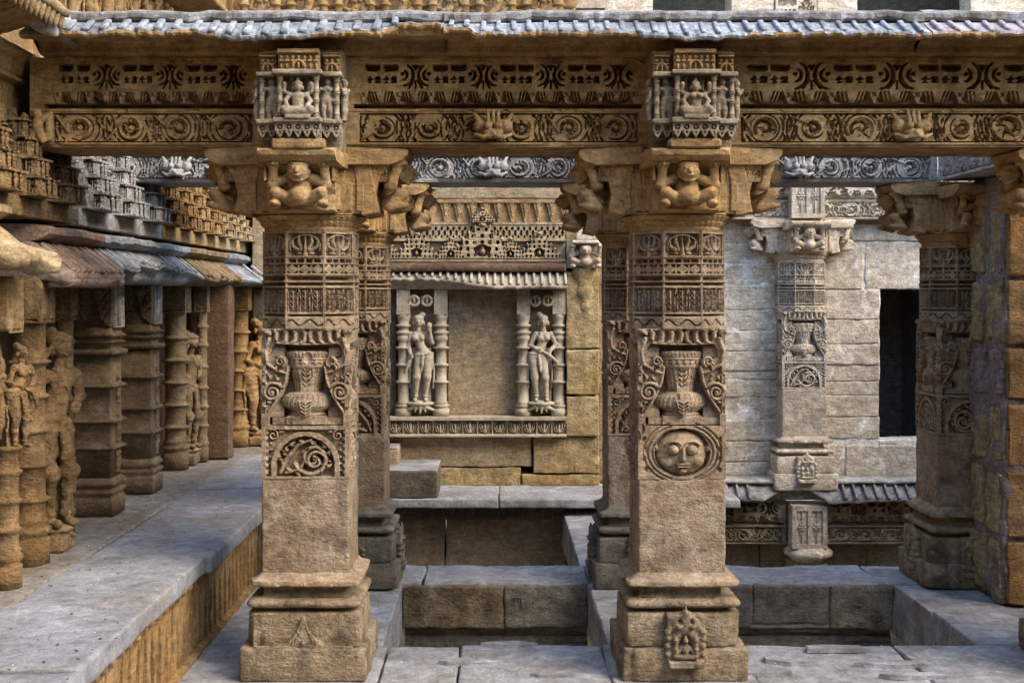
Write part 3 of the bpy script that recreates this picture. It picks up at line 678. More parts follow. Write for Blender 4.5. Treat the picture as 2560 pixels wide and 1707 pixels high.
        arch = [(cx-.175, z0)]+[(cx-.175*math.cos(a), cz+.02+.172*math.sin(a)) for a in t]+[(cx+.175, z0)]
        c.poly(arch, 0, 'set')
        inn = [(cx-.15, z0)]+[(cx-.15*math.cos(a), cz+.015+.152*math.sin(a)) for a in t]+[(cx+.15, z0)]
        c.poly(inn, -.05, 'set')
        fx = 1 if style == 'arch' else -1
        c.spiral(cx+fx*.035, .105, .095, .012, 200 if fx > 0 else -20, 1.6*fx, .016, .011, .0, -.05)
        c.spiral(cx+fx*.05, .09, .055, .01, 20, 1.3*fx, .012, .009, .004, -.05)
        for k in range(13):
            a = R(20+k*26); rr_ = .118+.012*math.sin(k*2.3)
            p = (cx+rr_*math.cos(a)*1.1, .105+.085*math.sin(a))
            if p[1] > z0: c.ell(*p, .024, .011, .0, -.05, rot=a+1.2+.3*(k % 3)); c.ell(p[0]*.94+cx*.06, p[1]*.94+.006, .009, .009, .003, -.05)
        for k in range(26):
            a = random.Random(k+seed).uniform(0, 6.28); q = random.Random(k*7+seed).uniform(.03, .14); x_, z_ = cx+q*math.cos(a), .11+q*.8*math.sin(a)
            if z0 < z_ < .2: c.ell(x_, z_, .014, .007, -.006, -.05, rot=a*2); c.ell(x_+.008, z_+.006, .004, .004, -.045, -.045, 'min', flat=True)
        c.tube([(cx-fx*.13, .03), (cx-fx*.1, .1), (cx-fx*.04, .17), (cx+fx*.03, .2)], [.012, .012, .011, .008], -.002, -.05)
        c.tube([(cx-fx*.1, .03), (cx-fx*.03, .05), (cx, .1)], [.012, .011, .008], -.002, -.05)
    c.wear(.0022, 28, seed)
    rnd = random.Random(seed)                          # knocked-off bits
    for k in range(9):
        x, z = rnd.choice(((0, 1), (W, 1), (rnd.uniform(0, W), 0))); z = rnd.uniform(.02, HH) if z else rnd.uniform(.25, .7)
        rr_ = rnd.uniform(.008, .022); c.ell(x, z, rr_, rr_*1.5, -rr_*.7, 0, 'min')
    return c.mesh('vase_panel', .02)
def drum_facet(seed, wide=False):
    W, HH = .1946, .5; c = Carve(W, HH, .0036); m = W/2
    c.rect(.012, W-.012, .372, .484, -.032)
    c.arc(m, .418, .06, -20, 200, .006, 0, -.03, rx=.078, n=14)
    for sx in (-1, 1):                                 # leaf-maned face
        c.tube([(m+sx*.02, .41), (m+sx*.035, .445), (m+sx*.03, .476)], [.013, .011, .006], 0, -.03)
        c.tube([(m+sx*.03, .40), (m+sx*.062, .418), (m+sx*.066, .45)], [.013, .012, .007], 0, -.03)
        c.ell(m+sx*.02, .402, .011, .011, .008, -.02); c.ell(m+sx*.03, .383, .02, .011, .0, -.03)
    c.tube([(m, .375), (m, .43)], [.018, .008], .006, -.03); c.tube([(m, .43), (m, .478)], [.006, .004], 0, -.03)
    c.rect(0, W, .362, .372, .006)
    for k in range(4): c.rect(.012+k*(W-.024)/4+.004, .012+(k+1)*(W-.024)/4-.004, .338, .354, -.03, 'min')
    for k in range(3):                                 # lozenges
        x = W*(k+.5)/3; d = W/6
        for sx in (-1, 1):
            for sz in (-1, 1): c.poly([(x+sx*.006, .303+sz*.022), (x+sx*d*.88, .303+sz*.022), (x+sx*d*.88, .303+sz*.006)], -.026, 'min')
    c.rect(0, W, .328, .333, .006); c.rect(0, W, .272, .279, .008)
    c.rect(.008, W-.008, .248, .266, -.04); c.band(.236, .246, .010); c.rect(.008, W-.008, .222, .232, -.03)
    leaf_row(c, .006, W-.006, .085, .208, 3 if not wide else 2, .022); c.rect(0, W, .208, .216, .005)
    c.rect(.004, W-.004, .064, .075, -.035)
    c.band(0, .06, .004)
    x = np.linspace(0, W, 40); c.tube(np.column_stack([x, .03+.015*np.sin(x/W*4*math.pi)]), .0045, -.012, .004, 'min')
    c.rect(0, .007, 0, HH, .004, 'max'); c.rect(W-.007, W, 0, HH, .004, 'max')
    c.wear(.0016, 30, seed); return c.mesh('drum_facet', .06)
def make_dwarf(seed=0, bird=True):
    s = Sculpt(.0062)
    s.box((0, .02, .13), (.165, .03, .13), .006, .006)
    s.ell((0, -.06, .11), (.06, .045, .06), .015); s.ell((0, -.085, .064), (.058, .058, .056), .012)
    s.ell((0, -.135, .192), (.05, .05, .055), .002); s.ell((0, -.13, .226), (.055, .052, .014), .003)
    s.cap((0, -.18, .2), (0, -.192, .176), .012, .010, .004); s.mirror_ell((.02, -.178, .203), (.011, .009, .009), .002); s.ell((0, -.178, .158), (.018, .01, .008), .003)
    s.mirror_ell((.047, -.12, .19), (.012, .016, .02), .003)
    s.mirror_cap((.04, -.06, .045), (.112, -.115, .078), .036, .03, .010); s.mirror_cap((.112, -.115, .078), (.122, -.06, .016), .028, .022, .008)
    s.mirror_ell((.118, -.092, .016), (.03, .05, .02), .01)
    s.mirror_cap((.06, -.075, .165), (.132, -.08, .128), .03, .026, .014); s.mirror_cap((.132, -.08, .128), (.126, -.118, .222), .025, .022, .012)
    s.mirror_ell((.124, -.122, .242), (.034, .036, .03), .01)
    s.mirror_cap((.1, -.14, .25), (.108, -.15, .225), .01, .008, .004); s.mirror_cap((.122, -.15, .252), (.126, -.16, .225), .01, .008, .004); s.mirror_cap((.142, -.145, .25), (.146, -.15, .228), .009, .007, .004)
    s.chain([(-.05, -.12, .165), (-.02, -.148, .135), (.02, -.148, .135), (.05, -.12, .165)], [.006]*4, .004)
    return s.build('dwarf_figure', .002, 30, seed)
def make_arm():
    # bracket arm seen end-on: body, scrolled belly, projecting top slab; runs towards -y from y=-.2
    prof = [(-.2, 0), (-.335, 0), (-.345, .06), (-.36, .13), (-.375, .2), (-.42, .25), (-.2, .25)]
    V, Q = extrude_x(prof, -.17, .17, 14, .003, 14, 3)
    a = make_mesh('bracket_arm', V, Q, False)
    pr = [(-.2, .252), (-.43, .252), (-.49, .275), (-.515, .30), (-.52, .325), (-.50, .338), (-.2, .34)]
    V, Q = extrude_x(pr, -.215, .215, 18, .006, 11, 8)
    V[:, 0] *= 1-.12*np.clip((-.4-V[:, 1])/.12, 0, 1)
    b = make_mesh('bracket_slab', V, Q, False)
    c = Carve(.30, .085, .005); scroll(c, .005, .295, .005, .08, .016, 5, 3); c.wear(.001)
    for sx in (-1, 1):
        for q, y in enumerate((-.25, -.30)):
            pass
    return a, b, c.mesh('bracket_frieze', .01)
me_arm, me_slab, me_bfr = make_arm(); me_dwarf = make_dwarf(); me_facet = [drum_facet(3), drum_facet(4)]
def ring_mesh():
    prof = [(.20, 2.262), (.236, 2.264), (.243, 2.274), (.245, 2.283), (.243, 2.29), (.256, 2.296), (.266, 2.31), (.268, 2.316), (.262, 2.319), (.275, 2.325), (.289, 2.338), (.291, 2.345), (.276, 2.349), (.288, 2.353), (.286, 2.3585), (.2, 2.36)]
    def mod(k, rad, t): return rad-(.007 if k in (5, 6, 7, 9, 10) and math.sin(t*46+k*.5) > .2 else 0)
    V, Q = lathe(prof, 184, mod); return make_mesh('ring', V, Q, False)
me_ring = ring_mesh()
V, Q = rbox(-.012, .012, -.02, .02, 0, .15, r=.006, step=.05, amp=.002, fs=20); me_fillet = make_mesh('fillet', V, Q)
def shaft_mesh():
    V, Q = rbox(-.2225, .2225, -.2225, .2225, .5, 1.004, r=.012, step=.014, amp=.0045, fs=16, seed=4, oct=4)
    return make_mesh('shaft', V, Q)
me_shaft = shaft_mesh()
PANELS = {s: vase_panel(s, k) for k, s in enumerate(('arch', 'face', 'arch_turned'))}
def peak_panel():
    c = Carve(.50, .17, .004); m = .25
    for k in range(1):
        pts = [(m-.15+.022*k, .004+.01*k), (m-.08, .03+.012*k), (m-.03, .085), (m-.008, .15-.03*k), (m, .165-.03*k), (m+.008, .15-.03*k), (m+.03, .085), (m+.08, .03+.012*k), (m+.15-.022*k, .004+.01*k)]
        c.poly(pts, .016 if k == 0 else .009)
    for sx in (-1, 1):
        for z, x in ((.1, .012), (.075, .022), (.05, .035), (.03, .055)): c.tube([(m+sx*x, z), (m+sx*(x+.008), z-.016)], .0035, .008, .02, 'min')
    c.ell(m, .03, .012, .02, .028, .01); c.rect(0, .5, 0, .012, .014, 'max'); c.wear(.003, 22, 9); return c
def base_shrine_mesh():
    s = Sculpt(.0048)                                  # little arched shrine with a seated figure, on the base block
    s.box((0, .0, .12), (.088, .018, .115), .006, .005)
    s.cap((-.085, -.015, .16), (0, -.02, .255), .016, .012, .008); s.cap((.085, -.015, .16), (0, -.02, .255), .016, .012, .008)
    s.ell((0, -.012, .2), (.07, .024, .06), .01); s.cap((0, -.02, .25), (0, -.02, .285), .014, .005, .006)
    for sx in (-1, 1):
        s.cap((sx*.05, -.03, .03), (sx*.05, -.03, .13), .010, .010, .003)
        for z in (.04, .075, .12): s.ell((sx*.05, -.03, z), (.015, .015, .007), .003)
        for z in (.045, .085, .125, .155): s.ell((sx*.088, -.014, z), (.018, .02, .017), .004)
        s.cut((sx*.03, -.04, .21), (.012, .02, .016)); s.ell((sx*.035, -.035, .185), (.016, .014, .010), .004)
    s.cut((0, -.035, .085), (.038, .034, .07))
    s.ell((0, -.02, .07), (.024, .02, .03), .006); s.ell((0, -.026, .115), (.014, .014, .016), .003); s.cap((0, -.024, .125), (0, -.02, .142), .009, .004, .003)
    s.cap((-.035, -.028, .035), (.035, -.028, .035), .014, .014, .006); s.mirror_cap((.022, -.022, .085), (.034, -.03, .055), .008, .007, .004)
    s.box((0, -.018, .0), (.085, .03, .012), .004, .004)
    return s.build('base_shrine', .001, 40)
me_bshrine = base_shrine_mesh()
def make_column(label, X, Yf, panel, seed, base='plain', group='carved columns of the pavilion', dark_base=False, sides=True):
    t = thing('carved_column', label, 'column', (X, Yf+.2225, 0), group=group)
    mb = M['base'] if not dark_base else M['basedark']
    rnd = random.Random(seed)
    moulding('plinth', [(.30, .002), (.318, .004), (.321, .01), (.322, .07), (.32, .155), (.316, .163), (.305, .1665)], mb, t, 22, .02, .007, 8, seed)
    moulding('base_block', [(.28, .167), (.287, .169), (.2895, .174), (.29, .25), (.289, .322), (.287, .329), (.278, .334), (.26, .3365)], mb, t, 18, .014, .005, 9, seed+1)
    moulding('base_neck', [(.235, .337), (.215, .340), (.215, .352), (.238, .356)], mb, t, 6, .012, .002)
    moulding('torus', [(.24, .3565), (.268, .359), (.283, .366), (.29, .376), (.29, .386), (.283, .396), (.268, .403), (.24, .406)], mb, t, 18, .03, .0035, 9, seed+2)
    moulding('scotia', [(.242, .4065), (.218, .410), (.214, .43), (.216, .455), (.24, .464)], mb, t, 6, .012, .002)
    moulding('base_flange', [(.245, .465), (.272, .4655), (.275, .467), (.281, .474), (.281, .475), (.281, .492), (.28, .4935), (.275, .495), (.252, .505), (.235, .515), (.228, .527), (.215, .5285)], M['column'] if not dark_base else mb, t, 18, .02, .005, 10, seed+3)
    for k, (x, zz_) in enumerate(((-.14, .468), (0, .472), (.13, .468))):   # small carved buds on the flange
        V, Q = lathe([(.001, .0), (.022, .004), (.018, .012), (.001, .02)], 5)
        o = obj('bud', make_mesh('bud', np.array(V)*[1, .6, 1], Q, False), mb, t, (x, -.279, zz_))
    obj('shaft', me_shaft, M['shaft'], t)
    for k in range(4 if sides else 1): obj('vase_panel', PANELS[panel], M['column'], t, tuple(Matrix.Rotation(k*math.pi/2, 3, 'Z') @ Vector((0, -.2225, 1.004))), k*math.pi/2)
    block('panel_core', M['column'], t, -.125, .125, -.125, .125, 1.0, 1.7705, r=.004, step=.3, amp=0)
    for k in range(8): obj('drum_facet', me_facet[k % 2], M['column'], t, tuple(Matrix.Rotation(k*math.pi/4, 3, 'Z') @ Vector((0, -.2349, 1.769))), k*math.pi/4)
    obj('ring', me_ring, M['capital'], t)
    block('abacus', M['capital'], t, -.2, .2, -.2, .2, 2.3595, 2.6955, r=.006, step=.2, amp=.002)
    for k in range(4):
        rz = k*math.pi/2; q = Matrix.Rotation(rz, 3, 'Z'); zs = .88 if k == 0 else .985
        a = obj('bracket_arm', me_arm, M['capital'], t, (0, 0, 2.3602), rz, (1, 1, zs))
        obj('bracket_slab', me_slab, M['capital'], a)
        for sx in (-1, 1):
            obj('bracket_frieze', me_bfr, M['capital'], a, (sx*.174, -.33, .165), sx*R(90), (.62, 1, 1))
            for y in (-.215, -.275): obj('fillet', me_fillet, M['capital'], a, (sx*.172, y, .01))
        d = obj('dwarf_figure', me_dwarf, M['capital'], a, (0, -.35, .004), 0, 1.0 if k == 0 else (1.05, 1.25, 1.0)); d.rotation_euler = (R(-9), 0, 0)
    if base == 'peak':
        obj('peak_ornament', peak_panel().mesh('peak_ornament', .02), mb, t, (0, -.2895, .163))
    if base == 'shrine':
        obj('base_shrine', me_bshrine, mb, t, (0, -.305, .10), 0, (1, 1.5, 1))
    if base == 'shrines':
        for k in range(4): obj('base_shrine', me_bshrine, mb, t, tuple(Matrix.Rotation(k*math.pi/2, 3, 'Z') @ Vector((0, -.30, .10))), k*math.pi/2)
    return t
make_column('foreground carved column left of centre with vase and arched scroll medallion', COLX[0], 6.5, 'arch', 1, 'peak')
make_column('foreground carved column right of centre with round face medallion under its vase', COLX[1], 6.5, 'face', 2, 'shrine')
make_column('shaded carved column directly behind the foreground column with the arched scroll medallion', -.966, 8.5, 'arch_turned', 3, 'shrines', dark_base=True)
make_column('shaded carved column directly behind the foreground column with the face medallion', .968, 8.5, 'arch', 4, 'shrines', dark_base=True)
make_column('carved column right of the black window, partly hidden by the rubble pillar', 3.165, 8.5, 'arch_turned', 5, 'shrines')
make_column('column at the right edge of the picture, only its base corner and bracket showing', 3.2, 6.5, 'arch', 6)
# ================================================================== unseen stepwell masses around the viewer, added to keep out low sky light
def outer(name, label, cat, boxes, mat, loc=(0, 0, 0)):
    t = thing(name, label, cat, loc)
    for k, b in enumerate(boxes):
        V, Q = rbox(*b, r=.03, step=.8, amp=.02, fs=2, seed=k); obj('wall_stone' if cat == 'wall' else 'step', make_mesh(name, V, Q), mat, t)
outer('well_side_wall', 'tall stone side wall of the stepwell on the right, unseen, added to block low sky', 'wall', [(6.6, 7.4, y, y+3.98, z, z+2.0) for y in (-14, -10, -6, -2, 2, 6, 10) for z in (-2.6, -.59, 1.42)], M['warm'])
outer('well_near_wall', 'continuation of the left stone wall beside the viewer, added out of view to block low sky', 'wall', [(-3.6, -2.6, y, y+3.48, z, z+2.2) for y in (-13, -9.5, -6, -2.5, 1.0) for z in (-.5, 1.71, 3.92)], M['warm'])
outer('well_stairs', 'broad stone stairs climbing behind the viewer, added out of view to block low sky', 'stairs', [(-2.55, 6.55, -3.4-.6*k-.6, -3.4-.6*k, -2.6, -.2+.36*k) for k in range(19)], M['floor'])
outer('sky_block_wall', 'pavilion-like wall on piers added unseen behind the viewer to block frontal sky', 'wall', [(x, x+2.26, -3.3, -2.5, z, z+1.78) for x in (-2.55, -.28, 1.99, 4.26) for z in (2.6, 4.4)]+[(x, x+.7, -3.3, -2.5, -.3, 2.59) for x in (-2.5, .3, 3.1, 5.8)], M['warm'])  # unseen mass added to hold back sky light from the front
outer('well_rear_wall', 'upper storeys of the well rising behind the rear wall, added out of view to block sky from behind', 'wall', [(x, x+2.99, 15.0, 15.9, z, z+1.7) for x in (-3.6, -.6, 2.4, 5.4) for z in (3.4, 5.11, 6.82)], M['warm'])
# ================================================================== carved beams
def lion_mesh(kind=0):
    s = Sculpt(.0052)
    s.ell((0, -.02, .08), (.07, .045, .055), .01); s.mirror_ell((.065, -.03, .09), (.034, .034, .036), .006); s.mirror_cap((.075, -.04, .12), (.095, -.03, .15), .014, .009, .005); s.mirror_ell((.025, -.078, .086), (.021, .02, .021), .002)
    s.cap((0, -.07, .1), (0, -.045, .168), .011, .008, .003); s.mirror_cap((.024, -.07, .112), (.028, -.045, .168), .010, .008, .003); s.ell((0, -.06, .05), (.052, .042, .022), .006); s.cap((0, -.1, .048), (0, -.085, .03), .014, .01, .004)
    s.mirror_cap((.01, -.095, .036), (.05, -.08, .026), .012, .011, .004); s.mirror_cap((.05, -.08, .026), (.09, -.05, .045), .012, .009, .004)
    return s.build('lion_face', .0012, 40)
    s.ell((0, -.03, .075), (.075, .05, .06), .015); s.ell((0, -.055, .05), (.05, .045, .032), .012)
    s.mirror_ell((.03, -.075, .1), (.024, .022, .024), .004); s.mirror_cap((.03, -.072, .12), (.036, -.05, .158), .015, .012, .008)
    s.cap((0, -.075, .085), (0, -.05, .158), .012, .010, .006); s.ell((0, -.095, .055), (.022, .016, .014), .006)
    s.mirror_ell((.02, -.098, .05), (.012, .012, .01), .004)
    s.mirror_cap((.07, -.03, .1), (.085, -.02, .13), .02, .014, .01); s.mirror_cap((.05, -.07, .04), (.092, -.05, .03), .02, .012, .008)
    s.mirror_ell((.098, -.048, .045), (.014, .016, .018), .006); s.mirror_cap((.02, -.085, .03), (.05, -.075, .024), .012, .010, .006)
    s.mirror_cap((.06, -.05, .075), (.092, -.03, .085), .018, .010, .008); s.cut((0, -.1, .028), (.03, .02, .012))
    s.mirror_ell((.075, -.03, .07), (.03, .03, .035), .01)
    return s.build('lion_face', .0015, 40)
me_lion = lion_mesh()
def frieze_face(x0, x1, z_lo, Hh, seed, res=.0042, n_lace=4, plain=(.04, .04), scroll_n=None, full=True, cut_lion=None):
    W = x1-x0; c = Carve(W, Hh, res); a, b = plain
    scroll(c, a, W-b, .022, .17, .042, seed, scroll_n)
    if cut_lion is not None: c.rect(cut_lion-.09, cut_lion+.09, .022, .17, -.012, 'max')
    c.band(.176, .192, .006, 'max')
    if full:
        c.rect(a*.6, W-b*.6, .196, .215, -.08)
        festoon(c, a+.02, W-b-.02, .218, .278, n_lace*2, .045)
        lace(c, a+.02, W-b-.02, .284, .424, n_lace, .06)
        c.band(.43, Hh, .008, 'max')
    for k, z in enumerate((0, .004, .008)): c.band(z-.001, z+.0042, -.012+.004*k, 'min')
    P = np.stack([c.X, c.Z*1.4, 0*c.X+seed], -1); m = np.clip((fbm(P, 4.5, seed+40)-.62)*3.0, 0, .8); c.h = c.h*(1-m)+m*(-.010)
    c.wear(.002, 16, seed)
    rnd = random.Random(seed+1)
    for k in range(int(W*16)):
        q = rnd.uniform(.006, .02); c.ell(rnd.uniform(0, W), rnd.choice((0, 0, .18, .44, rnd.uniform(0, Hh))), q*1.6, q, -q*.5, 0, 'min')
    return c
def carved_beam(label, x0, x1, yf, z0, mat, seed, lions=(), full=True, res=.0042, n_lace=4, plain=(.04, .04), th=.48, scroll_n=None, top=None, group=None):
    Hh = .452 if full else .25
    t = thing('carved_beam', label, 'beam', ((x0+x1)/2, yf, z0), group=group); W = x1-x0
    c = frieze_face(x0, x1, z0, Hh, seed, res, n_lace, plain, scroll_n, full)
    obj('carved_face', c.mesh('carved_face', .12), mat, t)
    block('beam_core', mat, t, -W/2, W/2, .121, th, 0, (top or .452), r=.012, step=.09, amp=.004, seed=seed)
    if not full: block('upper_course', mat, t, -W/2, W/2, 0.01, .119, .253, (top or .452), r=.008, step=.2)
    for px in lions: obj('lion_face', me_lion, mat, t, (px-(x0+x1)/2, .005, .012))
    return t
ZB = 2.696
G = 'carved lintel beams'
XL, XR = -.96, .968
tL = carved_beam('brown carved beam spanning from the left wall to the first foreground column', -2.375, XL-.195, 6.5, ZB, M['beam'], 11, (), n_lace=3, plain=(.12, .09), scroll_n=4, group=G)
carved_beam('brown carved beam with a lion face between the two foreground columns', XL+.195, XR-.195, 6.5, ZB, M['beam'], 12, (-.014,), n_lace=4, plain=(.07, .05), scroll_n=6, group=G)
carved_beam('brown carved beam with a lion face running from the face column to the right edge', XR+.195, 3.5, 6.5, ZB, M['beam'], 13, (2.11,), n_lace=5, plain=(.09, .03), scroll_n=9, group=G)
carved_beam('carved beam continuing past the right edge of the picture', 3.51, 6.55, 6.5, ZB, M['beam'], 17, (), res=.008, n_lace=8, group=G)
s = Sculpt(.006); s.ell((0, -.03, .09), (.03, .035, .05), .01); s.ell((0, -.04, .15), (.024, .024, .027), .006); s.cap((.01, -.03, .06), (.03, -.04, .015), .024, .018, .01); s.cap((-.02, -.03, .06), (-.03, -.04, .01), .022, .018, .01); s.cap((.02, -.04, .12), (.07, -.04, .15), .016, .012, .008); s.cap((.06, -.03, .14), (.055, -.02, .03), .02, .022, .008); s.ell((-.07, -.02, .09), (.03, .03, .07), .01)
obj('carved_figure', s.build('carved_figure', .002, 30), M['beam'], tL, (-2.375+.1+ (2.375+XL-.195)/2-0-0 if False else -.56, 0, .012))
carved_beam('grey carved beam with lion faces on the second row of columns', -2.9, 2.94, 8.5, ZB-.004, M['greybeam'] if 'greybeam' in M else M['grey'], 14, (-2.12, -.02, 2.01), full=False, res=.006, plain=(.05, .05), group=G, scroll_n=22)
# beams running away from the viewer, front row to second row
for k, (lab, X) in enumerate((('carved cross beam joining the rear column to the column with the scroll medallion', -.966), ('carved cross beam joining the rear column to the face column', .96), ('pale carved cross beam slanting up at top right behind the rubble pillar', 3.18))):
    t = thing('cross_beam', lab, 'beam', (X, 0, ZB+.002), group='cross beams between the column rows')
    mt = M['beam'] if k < 2 else M['grey']
    c = Carve(1.48, .25, .006); scroll(c, .04, 1.44, .022, .17, .03, 60+k, 6); c.band(.176, .2, .006, 'max'); c.wear(.003, 16, 60+k); me = c.mesh('carved_side', .05)
    obj('carved_side', me, mt, t, (-.24, 7.742, 0), R(-90)); obj('carved_side', me, mt, t, (.24, 7.742, 0), R(90))
    block('beam_core', mt, t, -.188, .188, 6.99, 8.495, 0, .40, r=.01, step=.15)

# ================================================================== ribbed eave over the front beam
def rib_mesh(length=.15, wd=.026, ht=.02, seed=0):
    pr = [(-.5, -.2), (-.46, .8), (-.34, 1), (.34, 1), (.46, .8), (.5, -.2)]; rings = []
    for t, s_ in ((0, .8), (.06, 1), (.5, 1), (.9, 1.05), (1, 1.1)):
        rings.append(np.array([(a*wd, t*length, b*ht*s_) for a, b in pr]))
    V, Q = loft(rings); return make_mesh('rib', V+.0015*fbm(V, 30, seed)[:, None], fixq(Q))
me_ribs = [rib_mesh(.137, .026, .014, seed=k) for k in range(3)]; me_ribs_wide = [rib_mesh(.137, .036, .017, 7+k) for k in range(3)]
def front_eave(label, x0, x1, sp, ribs, mat, seed, lipdrop, damage):
    """sections of sloping stone eave; damage(x) -> how far the lip is broken back (m)"""
    t = thing('stone_eave', label, 'eave', ((x0+x1)/2, 6.3, 3.2), group='eave stones above the front beam'); X0 = (x0+x1)/2
    prof = [(.21, -.05), (.14, -.047), (.125, -.04), (.122, -.012), (.11, .004), (.07, .012), (-.03, .010), (-.12, -.016), (-.142, -.012), (-.15, -.002), (-.148, .012), (-.09, .04), (-.03, .072), (-.015, .08), (.0, .084), (.25, .084), (.25, -.05)]
    nx = int((x1-x0)/.014)+2
    def rag(V):
        lip = np.clip((-.02-V[:, 1])/.1, 0, 1); d = np.array([damage(x+X0) for x in V[:, 0]])
        n = .004*fbm(V*[1, 0, 0]+seed, 7, seed)+.008*fbm(V*[1, 0, 0], 34, seed)
        V = V.copy(); V[:, 1] += lip*(np.abs(n)*1.2+d); V[:, 2] += lip*(n*.8+d*.72); return V
    V, Q = extrude_x(prof, x0-X0, x1-X0, nx, .004, 6, seed, rag); me = make_mesh('eave_slab', V, Q, False)
    me.materials.append(mat); me.materials.append(M['beam'])
    nz = np.zeros(len(me.polygons)*3); me.polygons.foreach_get('normal', nz); ce = np.zeros(len(me.polygons)*3); me.polygons.foreach_get('center', ce)
    nz = nz.reshape(-1, 3); ce = ce.reshape(-1, 3)
    me.polygons.foreach_set('material_index', ((nz[:, 2] < .15) & (ce[:, 1] > -.147)).astype(np.int32))
    obj('eave_slab', me, None, t)
    n = int((x1-x0)/sp); rnd = random.Random(seed)
    for i in range(n):
        x = x0+(i+.5)*sp+rnd.uniform(-.004, .004); d = damage(x)
        if d > .075: continue
        o = obj('rib', ribs[i % 3], mat, t, (x-X0, -.146+d*1.1+.004, .013+d*.75)); o.rotation_euler = (R(28), 0, rnd.uniform(-.05, .05)); o.scale = (rnd.uniform(.85, 1.1), max(.3, 1-d/.16), rnd.uniform(.8, 1.1))
    # capping course above
    prof = [(.03, .085), (-.0, .087), (-.018, .098), (-.02, .124), (-.014, .134), (.04, .15), (.24, .155), (.24, .085)]
    def rag2(V):
        V = V.copy(); lip = np.clip((.05-V[:, 1])/.06, 0, 1); n = fbm(V*[1, 0, 0]+3, 4, seed+4)+.6*fbm(V*[1, 0, 0], 16, seed+2)
        V[:, 1] += lip*.016*n; V[:, 2] += np.where(V[:, 2] < .108, .014*n, .006*n); return V
    V, Q = extrude_x(prof, x0-X0, x1-X0, int((x1-x0)/.025), .003, 8, seed, rag2); obj('capping_course', make_mesh('capping_course', V, Q, False), M['cap'], t)
    return t
def bumpf(x, c, w_, a): return a*max(0, 1-((x-c)/w_)**2)
front_eave('bluish ribbed eave stone at upper left above the beam, broken near its right end', -2.30, -.2555, .088, me_ribs_wide, M['eave'], 3, 0,
           lambda x: bumpf(x, -.36, .2, .07)+bumpf(x, -1.75, .5, .012)+max(0, (x+.95)*.02)+bumpf(x, -1.15, .28, -.028))
front_eave('bluish ribbed eave stone above the beam, from the centre to far right', -.2545, 2.105, .0758, me_ribs, M['eave'], 4, 0, lambda x: bumpf(x, -.2, .11, .05)+bumpf(x, .95, .3, -.022))
front_eave('pinkish grey ribbed eave stone at the top right corner', 2.106, 3.6, .083, me_ribs, M['eavered'] if 'eavered' in M else M['eave'], 5, 0, lambda x: 0)

front_eave('ribbed eave stone continuing past the right edge of the picture', 3.61, 6.55, .083, me_ribs, M['eave'], 6, 0, lambda x: 0)
# ================================================================== shrine blocks over the foreground columns
def colonnette_mesh(h, r, name='colonnette', n=14, rings=(.06, .12, .38, .42, .62, .66, .9), base=True):
    prof = [(r*1.35, 0), (r*1.4, h*.03), (r*1.05, h*.05)]
    for q in rings: prof += [(r, h*(q-.02)), (r*1.35, h*(q-.008)), (r*1.38, h*(q+.004)), (r, h*(q+.014))]
    prof += [(r, h*.94), (r*1.4, h*.96), (r*1.45, h)]
    prof.sort(key=lambda p: p[1]); V, Q = lathe(prof, n); return make_mesh(name, V, Q)
def small_seated(seed=0, female=False):
    s = Sculpt(.0045)
    s.cap((-.055, -.02, .025), (.055, -.02, .025), .02, .02, .012); s.mirror_cap((.03, -.01, .03), (.062, -.03, .035), .022, .018, .01)
    s.ell((0, 0, .07), (.028, .024, .042), .01); s.ell((0, 0, .1), (.036, .022, .02), .01); s.ell((0, -.006, .142), (.019, .02, .023), .005)
    s.cap((0, 0, .155), (0, 0, .185), .017, .006, .005); s.ell((0, 0, .16), (.024, .02, .008), .003)
    s.mirror_cap((.038, 0, .105), (.06, -.01, .075), .012, .010, .006); s.mirror_cap((.06, -.01, .075), (.045, -.03, .05), .010, .010, .006)
    s.mirror_cap((.036, .005, .108), (.066, .0, .12), .010, .009, .006); s.mirror_cap((.066, 0, .12), (.062, -.01, .155), .009, .011, .005)
    if female: s.mirror_ell((.016, -.024, .098), (.015, .013, .014), .004)
    s.mirror_ell((.022, -.002, .137), (.006, .008, .011), .003)
    s.box((0, 0, .0), (.055, .035, .006), .003, .004)
    return s.build('seated_figure', .001, 40, seed)
def small_standing(seed=0, lean=.0):
    s = Sculpt(.0045)
    s.chain([(-.016, 0, .005), (-.02, -.004, .055), (-.015+lean*.5, 0, .105)], [.013, .015, .02], .008); s.chain([(.02, 0, .005), (.016, -.006, .055), (.015+lean*.5, 0, .105)], [.013, .015, .02], .008)
    s.ell((lean, 0, .11), (.03, .022, .02), .01); s.cap((lean, 0, .115), (0, 0, .16), .019, .026, .01); s.ell((0, -.004, .165), (.034, .02, .016), .008)
    s.ell((-lean*.3, -.006, .205), (.017, .018, .021), .005); s.ell((-lean*.3, .004, .222), (.02, .02, .012), .005)
    s.chain([(.034, 0, .168), (.048, -.005, .13), (.034, -.018, .1)], [.010, .009, .009], .005); s.chain([(-.034, 0, .168), (-.05, -.01, .14), (-.03, -.03, .165)], [.010, .009, .009], .005)
    s.mirror_ell((.014, -.02, .162), (.012, .010, .012), .004); s.ell((0, 0, .0), (.04, .022, .008), .004)
    return s.build('standing_figure', .001, 40, seed)
me_seat = [small_seated(0), small_seated(1, True)]; me_stand = [small_standing(0, .008), small_standing(1, -.008)]
me_col_small = colonnette_mesh(.207, .0125)
